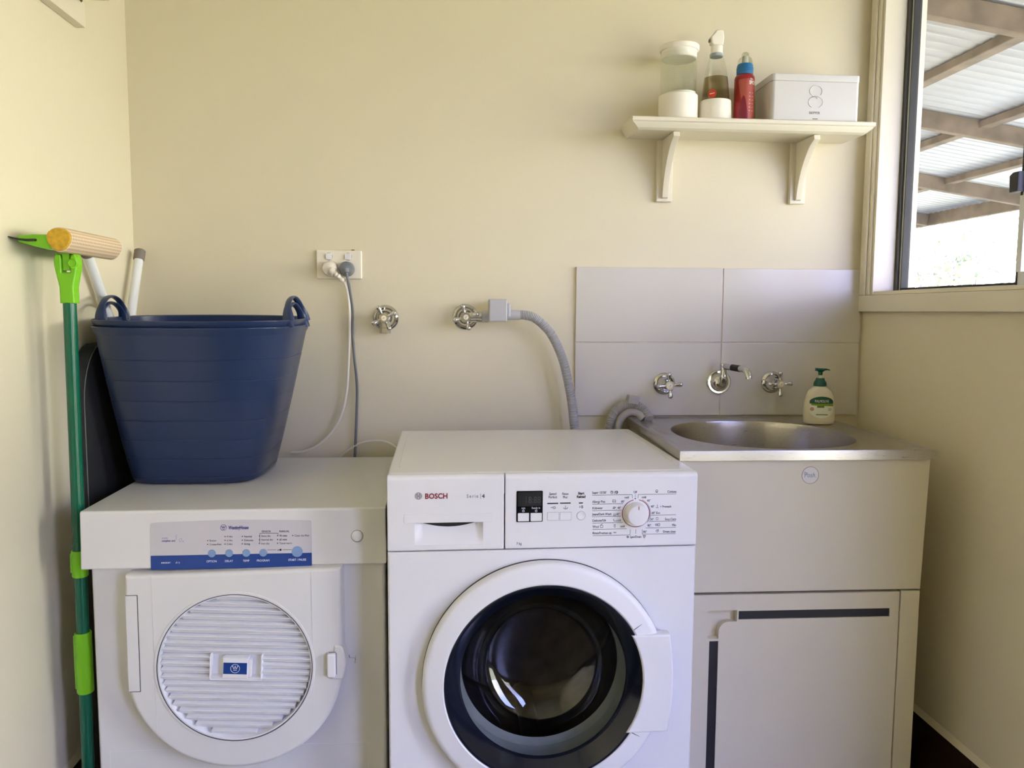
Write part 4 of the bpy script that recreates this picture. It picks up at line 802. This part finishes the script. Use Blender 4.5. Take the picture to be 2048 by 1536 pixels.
# red bottle
rb = thing('cleaner_bottle', 'red plastic spot cleaner bottle with a blue collar and clear cap', 'bottle', (.7630, 2.057, ST))
bm = B(); lathe(bm, [(0, 0), (.0245, 0), (.0258, .002), (.0258, .112), (.0245, .118), (.0205, .1225), (.017, .1235), (0, .1235)], seg=40); bdy = obj('body', bm, 'canred', rb)
bm = B(); lathe(bm, [(0, .123), (.0208, .123), (.0212, .125), (.0208, .136), (.0202, .146), (.018, .150), (0, .150)], seg=36)
for k in range(3): lathe(bm, [(.0209, .130+k*.004), (.0216, .1313+k*.004), (.0209, .1326+k*.004)], seg=36)
obj('collar', bm, 'canblue', rb)
bm = B(); lathe(bm, [(.0190, .149), (.0188, .156), (.0160, .164), (.0100, .169), (.0095, .176), (.006, .180), (0, .1805)], seg=32); obj('cap', bm, 'clear', rb, 60)
bm = B(); lathe(bm, [(0, .150), (.0085, .150), (.0075, .170), (0, .172)], seg=20); obj('nozzle', bm, 'slabel', rb)
def wrap(bm, cx_, r, pts):
    vs = []
    for a, z in pts: vs.append(bm.verts.new((r*math.sin(a), -r*math.cos(a), z)))
    return bm.faces.new(vs)
def wrap_strip(bm, r, cols):
    rows = [[bm.verts.new((r*math.sin(a), -r*math.cos(a), z)) for z in (z0, z1)] for a, z0, z1 in cols]
    for p, q in zip(rows[:-1], rows[1:]): bm.faces.new((p[0], q[0], q[1], p[1]))
bm = B(); cols = []
for k in range(17):
    t = k/16; a = -.95+1.85*t; lo = .006 if t > .52 else .006+(.100-.006)*(1-t/.52)**1.5; cols.append((a, lo, .104+.004*math.cos(a)))
wrap_strip(bm, .0261, cols); obj('front_label', bm, 'canpink', bdy)
bm = B(); wrap_strip(bm, .0262, [(-.85+.9*k/12, .006, .006+.060*math.sin(PI*(k+1)/14)) for k in range(13)]); obj('label_swirl', bm, 'canpurple', bdy)
bm = B(); text(bm, 'SPOT', .0030, .0945, .0125, y=0, sxx=.75, bold=.03); text(bm, 'the', .0060, .1055, .0070, y=0, sxx=.8)
def curl(bm):
    for v in bm.verts: a = v.co.x/.0262; yy = v.co.y; v.co = Vector(((.0263-yy)*math.sin(a), -(.0263-yy)*math.cos(a), v.co.z))
curl(bm); obj('label_lettering', bm, 'bottlew', bdy); bm = B()
for k in range(6): line(bm, .004, .028+.009*k, .016, .028+.009*k, .0010, 0)
curl(bm); obj('small_print', bm, 'bottlew', bdy)
# bread bin style box
bx = thing('storage_box', 'white metal storage box with an embossed numeral, rightmost on the shelf', 'box', (.9310, 2.0630, ST))
bw, bd, bh = .1155, .0590, .1120
bm = B(); prism(bm, rrect(-bw, bw, -bd, bd, .009), 'xy', 0, bh-.014, .0015, 1); obj('body', bm, 'boxw', bx)
bm = B(); prism(bm, rrect(-bw-.0012, bw+.0012, -bd-.0012, bd+.0012, .010), 'xy', bh-.0145, bh+.003, .002, 2); obj('lid', bm, 'boxw', bx)
bm = B()
tube(bm, [(.0165*math.cos(a), -bd-.0002, .0735+.0138*math.sin(a)) for a in [math.radians(-40+k*10) for k in range(34)]], .0012, 6)
tube(bm, [(.0002+.0190*math.cos(a), -bd-.0002, .0460+.0145*math.sin(a)) for a in [math.radians(-62+k*10) for k in range(31)]], .0012, 6)
tube(bm, spline([(-.012, -bd-.0002, .0575), (-.004, -bd-.0002, .0600), (.003, -bd-.0002, .0575), (.0035, -bd-.0002, .0540)], 4), .0012, 6)
obj('embossed_numeral', bm, 'boxw', bx)
bm = B(); text(bm, 'SKIPPER', -.002, .0165, .0092, 'CENTER', y=-bd-.0003, space=1.25, sxx=.72); box(bm, -.007, .007, -bd-.0006, -bd, .0035, .0058, .0004, 1); obj('box_lettering', bm, 'boxink', bx)
# ------------------------------------------------------------------ soap
sp_ = thing('soap_dispenser', 'milky hand soap bottle with a dark green pump at the back of the tub', 'soap dispenser', (.9700, 1.9965, SZ-.0030), math.radians(-9))
bm = B(); secs = []
for w, d, z in ((.030, .016, 0), (.0375, .021, .003), (.0390, .0225, .012), (.0395, .0230, .035), (.0375, .0225, .058), (.0335, .0210, .076), (.0280, .0185, .088), (.0190, .0165, .0955), (.0150, .0150, .0985), (.0150, .0150, .1020)):
    secs.append([bm.verts.new((w*(abs(math.cos(a))**.75)*(1 if math.cos(a) >= 0 else -1), d*(abs(math.sin(a))**.75)*(1 if math.sin(a) >= 0 else -1), z)) for a in [2*PI*k/40 for k in range(40)]])
for p, q in zip(secs[:-1], secs[1:]):
    for i in range(40): bm.faces.new((p[i], p[(i+1) % 40], q[(i+1) % 40], q[i]))
bm.faces.new(secs[0][::-1]); bm.faces.new(secs[-1]); bmesh.ops.recalc_face_normals(bm, faces=bm.faces[:]); sbody = obj('bottle', bm, 'soap', sp_, 60)
bm = B(); lathe(bm, [(0, .1005), (.0165, .1005), (.0168, .103), (.0160, .110), (.0120, .116), (.0105, .1215), (0, .1215)], seg=32); obj('pump_collar', bm, 'sgreen', sp_, label='dark green collar')
bm = B(); lathe(bm, [(0, .121), (.0042, .121), (.0042, .132), (0, .132)], seg=16); obj('pump_stem', bm, 'soap', sp_)
bm = B(); lathe(bm, [(0, .129), (.0052, .129), (.0058, .138), (.010, .1405), (.0115, .143), (.0105, .147), (0, .1475)], seg=24); prism(bm, [(-.013, .1400), (.016, .1425), (.023, .1415), (.0235, .1440), (.014, .1470), (-.013, .1475)], 'xz', -.0060, .0060, .0018, 2); obj('pump_head', bm, 'sgreen', sp_, label='dark green pump head')
def soap_front(x, z, o=.0006):
    w = .0393-.0000; zz = max(0, z-.045); w = .0395-zz*.10; d = .0230-zz*.045; t = min(.97, abs(x)/w)
    return Vector((x, -d*(1-t**2.66)**(1/2.66)-o, z))
def soap_patch(bm, f0, f1, x0, x1, n=20, m=6, o=.0006):
    g = [[bm.verts.new(soap_front(x0+(x1-x0)*i/n, f0(x0+(x1-x0)*i/n)+(f1(x0+(x1-x0)*i/n)-f0(x0+(x1-x0)*i/n))*j/m, o)) for j in range(m+1)] for i in range(n+1)]
    for i in range(n):
        for j in range(m): bm.faces.new((g[i][j], g[i+1][j], g[i+1][j+1], g[i][j+1]))
LW = .0300
ltop = lambda x: .0600+.0145*math.sqrt(max(0, 1-(x/(LW+.0005))**2))*1.0
lbot = lambda x: .0400-.0220*math.sqrt(max(0, 1-(x/(LW+.0005))**2))
bm = B(); soap_patch(bm, lbot, lambda x: .0520, -LW, LW); fl = obj('front_label', bm, 'slabel', sbody)
bm = B(); soap_patch(bm, lambda x: .0560, ltop, -LW, LW, o=.0008); obj('label_band', bm, 'sgreen', fl, label='dark green label band')
bm = B(); soap_patch(bm, lambda x: .0505-.0010*(x/LW), lambda x: .0562-.0006*(x/LW), -LW+.004, LW, o=.0007); obj('lime_band', bm, 'slime', fl)
bm = B(); soap_patch(bm, lambda x: .0455+.030*abs(x+.004)**1.1, lambda x: .0505, -.012, .006, o=.0010); soap_patch(bm, lambda x: .0260, lambda x: .0285, -.014, .016, o=.0009); soap_patch(bm, lambda x: .0430, lambda x: .0440, .0165, .0260, o=.0009); soap_patch(bm, lambda x: .0405, lambda x: .0414, .0165, .0260, o=.0009); soap_patch(bm, lambda x: .0380, lambda x: .0389, .0165, .0240, o=.0009); obj('label_print', bm, 'solive', fl)
bm = B(); soap_patch(bm, lambda x: .0415-math.sqrt(max(0, .0050**2-(x+.0240)**2)), lambda x: .0415+math.sqrt(max(0, .0050**2-(x+.0240)**2)), -.0290, -.0190, o=.0009); obj('flower_print', bm, 'spink', fl)
bm = B(); text(bm, 'PALMOLIVE', 0, .0592, .0098, 'CENTER', y=0, sxx=.72)
for v in bm.verts: v.co = soap_front(v.co.x, v.co.z, .0012-v.co.y)
obj('label_lettering', bm, 'slabel', fl)
# ------------------------------------------------------------------ nested laundry baskets
BX, BY, BZ = -.5530, 1.8600, .7645
def basket_shape(t, a):
    # t 0..1 from base to rim, a angle; returns half widths of a rounded square that opens out
    hw = .1430+(.2160-.1430)*(t**.92); hd = .1500+(.1860-.1500)*(t**.92); n = 4.6-1.3*t
    c, s = math.cos(a), math.sin(a); k = (abs(c/hw)**n+abs(s/hd)**n)**(-1/n); return k*c, k*s
def rim_z(a): return .3560+.0060*math.sin(a)
bk = thing('laundry_basket', 'navy flexible laundry basket, the outer one of two nested on the dryer', 'laundry basket', (BX, BY, BZ), 0, 'nested navy laundry baskets')
NS = 96; bm = B(); rows = []
def brow(t, off, z=None):
    r = []
    for k in range(NS):
        a = 2*PI*k/NS; x, y = basket_shape(t, a); l = math.hypot(x, y); r.append(bm.verts.new((x*(1+off/l)-.030*(1-t), y*(1+off/l)+.082*(1-t), rim_z(a)*t if z is None else z)))
    rows.append(r)
ts = [0.0]; off = [-.030]
brow(0, -.014, 0.0); brow(0.0, -.004, .003); brow(.02, 0, None)
for g_ in range(7):
    t0 = .045+g_*.127
    brow(t0, .0); brow(t0+.003, -.0012); brow(t0+.006, -.0012); brow(t0+.010, .0)
brow(.955, 0); brow(.965, .0020); brow(1.0, .0050); brow(1.006, .0035)
brow(1.0, -.0005); brow(.93, -.0028); brow(.5, -.0028); brow(.03, -.0028); brow(0, -.018, .0035)
for p, q in zip(rows[:-1], rows[1:]):
    for i in range(NS): bm.faces.new((p[i], p[(i+1) % NS], q[(i+1) % NS], q[i]))
bm.faces.new(rows[0][::-1]); bm.faces.new(rows[-1]); bmesh.ops.recalc_face_normals(bm, faces=bm.faces[:]); obj('tub', bm, 'basket', bk, 50)
for sg, yc in ((-1, .008), (1, -.046)):
    bm = B(); P = []
    for k in range(25):
        a = PI*k/24; yy = yc+.061*math.cos(a); zz = .352+.053*max(0, math.sin(a))**.75
        xx = .2145*max(0, 1-(abs(yy)/.186)**3.3)**(1/3.3); P.append(Vector((sg*(xx-(.001 if sg < 0 else .012*math.sin(a))), yy, zz)))
    tube(bm, P, lambda i: .0072 if 4 < i < 20 else .0072+.007*(1-min(i, 24-i)/4.5), 12, flat=.5); obj('handle', bm, 'basket', bk)
b2 = copy_tree(bk); b2.location = (BX+.001, BY+.001, BZ+.0145); b2['label'] = 'navy flexible laundry basket, the inner one, its rim standing just above the outer'
# ------------------------------------------------------------------ window squeegee on a pole
sq = thing('window_squeegee', 'green long handled window squeegee with a beige sponge, leaning in the left corner', 'squeegee', (-.7465, 1.615, 0))
def sl(bm): return local(sq, bm)
bm = B(); tube(bm, [(-.7465, 1.615, .004), (-.7405, 1.615, 1.178)], .0122, 20); pole = obj('pole', sl(bm), 'dgreen', sq)
bm = B(); lathe(bm, [(0, .0), (.0135, 0), (.0135, .03), (0, .03)], (-.7465, 1.615, .001), (0, 0, 1), 20); obj('foot_cap', sl(bm), 'rubber', pole)
for z0, z1, r in ((.618, .672, .0150), (.375, .502, .0160)):
    bm = B(); lathe(bm, [(.0121, z0), (r-.001, z0), (r, z0+.002), (r, z1-.002), (r-.001, z1), (.0121, z1)], (-.7438, 1.615, 0), (0, 0, 1), 24); box(bm, -.7438-r-.002, -.7438-.004, 1.609, 1.621, z0+.008, z1-.006, .002); obj('collar', sl(bm), 'lgreen', pole, label='lime green collar')
bm = B(); FX = -.7400
yk = [(-.0135, 1.166), (-.0135, 1.198), (-.0190, 1.224), (-.0220, 1.240), (-.0215, 1.254), (-.0165, 1.262), (-.0095, 1.259), (-.0078, 1.248), (-.0078, 1.226)]
prism(bm, [(FX+x, z) for x, z in yk]+[(FX-x, z) for x, z in yk[::-1]], 'xz', 1.6015, 1.6285, .004, 3)
obj('swivel_fork', sl(bm), 'lgreen', sq)
bm = B(); lathe(bm, [(0, -.002), (.0088, -.002), (.0085, .0025), (.0070, .0032), (.0062, .0022), (0, .0022)], (FX+.0145, 1.6018, 1.243), (0.12, -1, 0), 24); obj('pivot_knob', sl(bm), 'lgreen', sq)
bm = B(); prism(bm, [(-.009, 1.230), (.009, 1.230), (.010, 1.275), (-.010, 1.275)], 'yz', FX-.0070, FX+.0070, .002, 2, mtx=Matrix.Translation((0, 1.615, 0)))
HY0, HY1 = 1.552, 1.778
sec = [(-.801, 1.2795), (-.801, 1.2905), (-.775, 1.2935), (-.745, 1.2935), (-.735, 1.280), (-.735, 1.268), (-.748, 1.2655), (-.770, 1.2705)]
prism(bm, sec, 'xz', HY0+.003, HY1-.003, .002, 2); obj('squeegee_head', sl(bm), 'lgreen', sq)
bm = B(); bl = [(-.8155, 1.2880), (-.8090, 1.2850), (-.800, 1.2823), (-.785, 1.2803), (-.768, 1.2806)]
top = [(x, z+(.0012, .0022, .0034, .0042, .0044)[i]) for i, (x, z) in enumerate(bl)][::-1]; prism(bm, bl+[(-.7665, 1.2828)]+top, 'xz', HY0-.002, HY1); obj('rubber_blade', sl(bm), 'rubber', sq, label='black rubber blade')
bm = B(); oc = [(-.7250+.0236*math.cos(a)*(1+.05*math.sin(3*a)), 1.2850+.0232*math.sin(a)*(1+.05*math.sin(3*a))) for a in [2*PI*k/28 for k in range(28)]]
prism(bm, oc, 'xz', HY0, HY1, .004, 3); spn = obj('sponge', sl(bm), 'mesh', sq, 60, label='beige mesh covered sponge')
bm = B(); oc2 = [(-.7250+.0215*math.cos(a)*(1+.05*math.sin(3*a)), 1.2850+.0210*math.sin(a)*(1+.05*math.sin(3*a))) for a in [2*PI*k/28 for k in range(28)]]
prism(bm, oc2, 'xz', HY0-.005, HY0+.002, .003, 3, True); obj('foam_end', sl(bm), 'yellow', spn, label='yellow foam end')
# ------------------------------------------------------------------ folded ironing board
ib = thing('ironing_board', 'folded dark grey ironing board with white tube legs in the left corner', 'ironing board', (-.798, 1.93, 0))
def il(bm): return local(ib, bm)
bo = [(1.748, .006), (2.110, .006), (2.110, 1.02)]+[(2.110-.13+.13*math.cos(PI/2*k/8), .95+.13*math.sin(PI/2*k/8)) for k in range(1, 9)]+[(1.748+.11-.11*math.sin(PI/2*k/8), .950+.130*math.cos(PI/2*k/8)) for k in range(1, 9)]
bm = B(); prism(bm, bo, 'yz', -.8125, -.7835, .006, 3); brd = obj('board', il(bm), 'cover', ib)
bm = B(); tube(bm, [Vector((-.7835, y-.004 if y > 1.9 else y+.005, min(z, 1.075))) for y, z in bo], .0016, 6, closed=True); obj('piping', il(bm), 'piping', brd)
for pts in ([(-.7960, 1.818, 1.290), (-.7960, 1.892, 1.185), (-.7960, 1.965, 1.075)], [(-.7890, 2.1080, 1.300), (-.7890, 2.0420, 1.153), (-.7890, 2.010, 1.075)]):
    bm = B(); tube(bm, resample([Vector(p) for p in pts], .03), .0110, 16); lg = obj('leg', il(bm), 'bwhite', ib)
    a, b = Vector(pts[0]), Vector(pts[1]); d = (a-b).normalized()
    bm = B(); tube(bm, [a-d*.022, a-d*.020, a+d*.004, a+d*.006], lambda i: (.0125, .0135, .0135, .0115)[i], 18); obj('rubber_foot', il(bm), 'capgrey', lg, label='grey rubber foot')
# ------------------------------------------------------------------ shelf high on the left wall
ls = thing('high_shelf', 'edge of a cream shelf and batten high on the left wall', 'shelf', (XL, 1.45, 1.77))
bm = B(); box(bm, XL+.0004, XL+.0215, 0.70, 1.8660, 1.7690, 1.8220, .0015); obj('batten', local(ls, bm), 'trim', ls)
bm = B(); box(bm, XL+.0004, XL+.0830, 0.70, 1.8505, 1.8222, 1.8460, .0015); obj('board', local(ls, bm), 'trim', ls)
bm = B(); lathe(bm, [(0, 0), (.0022, 0), (.0028, .006), (0, .009)], (XL+.026, 1.838, 1.8222), (0, 0, -1), 10); obj('screw', local(ls, bm), 'brown', ls)
# ------------------------------------------------------------------ veranda and garden outside the window
a_, s_ = 2.5629, 0.15     # roof plane: z = a_ - s_ * x
def roofz(x): return a_-s_*x
XO, RY0, RY1 = 4.25, -0.12, 14.0
def beam(name, p0, p1, w, h, label, group, cat='beam'):
    p0, p1 = Vector(p0), Vector(p1); mid = (p0+p1)/2; d = (p1-p0); L = d.length; d.normalize(); side = Vector((0, 0, 1)).cross(d).normalized(); u = d.cross(side)
    bm = B(); box(bm, -L/2, L/2, -w/2, w/2, -h/2, h/2, .003, 1, Matrix(((d.x, side.x, u.x, 0), (d.y, side.y, u.y, 0), (d.z, side.z, u.z, 0), (0, 0, 0, 1))))
    o = obj(name, bm, 'timber'); o.location = mid; return tag(o, label, cat, group)
rl = ('nearest veranda rafter, crossing the top of the window', 'second veranda rafter from the house, halfway up the pane', 'third veranda rafter from the window, above the outer beam', 'distant veranda rafter behind the third one')
ys = [-.06, .98, 1.90, 3.02, 4.28, 5.54, 6.80, 8.06, 9.32]
for i, y in enumerate(ys):
    x0, x1 = XR+.12, XO-.03
    beam('rafter', (x0, y, roofz(x0)+.050), (x1, y, roofz(x1)+.050), .045, .095, rl[i-3] if 3 <= i < 6 else rl[3] if i > 5 else 'veranda rafter nearer the open end than the three seen through the glass', 'veranda rafters', 'rafter')
pl = ('sloping batten under the veranda roof nearest the house wall', 'veranda roof batten meeting the nearest rafter', 'veranda roof batten between the second and third rafters', 'outermost veranda roof batten beside the bright gap')
for i, x in enumerate((1.69, 2.32, 2.95, 3.58)):
    beam('roof_batten', (x, RY0, roofz(x)+.0775+.0), (x, RY1, roofz(x)+.0775), .070, .040, pl[i], 'veranda roof battens', 'batten')
beam('fascia_beam', (XO, RY0, 1.9330+.085), (XO, RY1, 1.9330+.085), .05, .17, 'long timber beam along the outer edge of the veranda', None)
bm = B(); pitch = .076; grid = []; y = RY0
while y < RY1:
    for dy_, hz_ in ((0, 0), (.056, 0), (.0585, -.006), (.0715, -.006), (.074, 0)): grid.append([bm.verts.new((x, y+dy_, roofz(x)+.1085+hz_)) for x in (XR+.11, XO+.10)])
    y += pitch
for p, q in zip(grid[:-1], grid[1:]): bm.faces.new((p[0], q[0], q[1], p[1]))
r_ = obj('roof_sheet', bm, 'iron', None, 10); sm = r_.modifiers.new('thickness', 'SOLIDIFY'); sm.thickness = .0012; tag(r_, 'pale corrugated iron veranda roof seen through the window', 'roof')
bm = B(); box(bm, XL-4.0, XR+.11, D+.1101, 15.0, -.35, 2.75); struct('wall_exterior', bm, 'trim', 'outside wall of the house running on beside the veranda', 'wall')
bm = B(); box(bm, XR+.11, 60, -30, 60, -.6, -.35); o = obj('ground', bm, 'ground'); o['kind'] = 'structure'; o['label'] = 'bright sunlit ground outside'; o['category'] = 'ground'
def bush(label, x, y, h, w, seed, m, n, name='shrub', lift=.5, ls_=.09):
    rg = random.Random(seed); t = thing(name, label, 'plant', (x, y, -.35), 0, 'garden plants beyond the veranda')
    bm = B(); tips = []
    for k in range(9):
        a = rg.uniform(0, 2*PI); L = rg.uniform(.55, 1.0)*h; P = [Vector((rg.uniform(-.05, .05), rg.uniform(-.05, .05), 0))]
        for q in range(6): P.append(P[-1]+Vector((math.cos(a)*w*.10+rg.uniform(-.1, .1), math.sin(a)*w*.10+rg.uniform(-.1, .1), L/6)))
        tube(bm, P, lambda i: .028-.0038*i, 6); tips += P[2:]
    obj('branches', bm, 'bark', t)
    bm = B()
    for k in range(n):
        c = rg.choice(tips); p = c+Vector((rg.gauss(0, w*.12), rg.gauss(0, w*.12), rg.gauss(0, h*.06))); p.z = max(.1, p.z)
        d = Vector((rg.uniform(-1, 1), rg.uniform(-1, 1), rg.uniform(-.6, .8))).normalized(); _, u, v = frame_for(d); s = ls_*rg.uniform(.6, 1.3)
        vs = [bm.verts.new(p+d*s*i+u*s*.28*j+v*s*.1*kk) for i, j, kk in ((-1, 0, 0), (-.2, 1, .5), (1, 0, 0), (-.2, -1, .5))]; bm.faces.new(vs)
    obj('foliage', bm, m, t)
bush('leafy pale green shrub seen left through the window', 6.9, 11.6, 2.9, 1.5, 1, 'leaf', 1100)
bush('bare branched pinkish shrub seen at the right of the window', 6.45, 9.1, 2.6, 1.2, 2, 'leafp', 150, ls_=.07)
bush('tall pale green shrub standing furthest back', 10.0, 14.6, 3.4, 1.8, 3, 'leaf', 1300)
bush('low pinkish shrub near the window sill line', 8.9, 12.6, 2.1, 1.1, 4, 'leafp', 420)
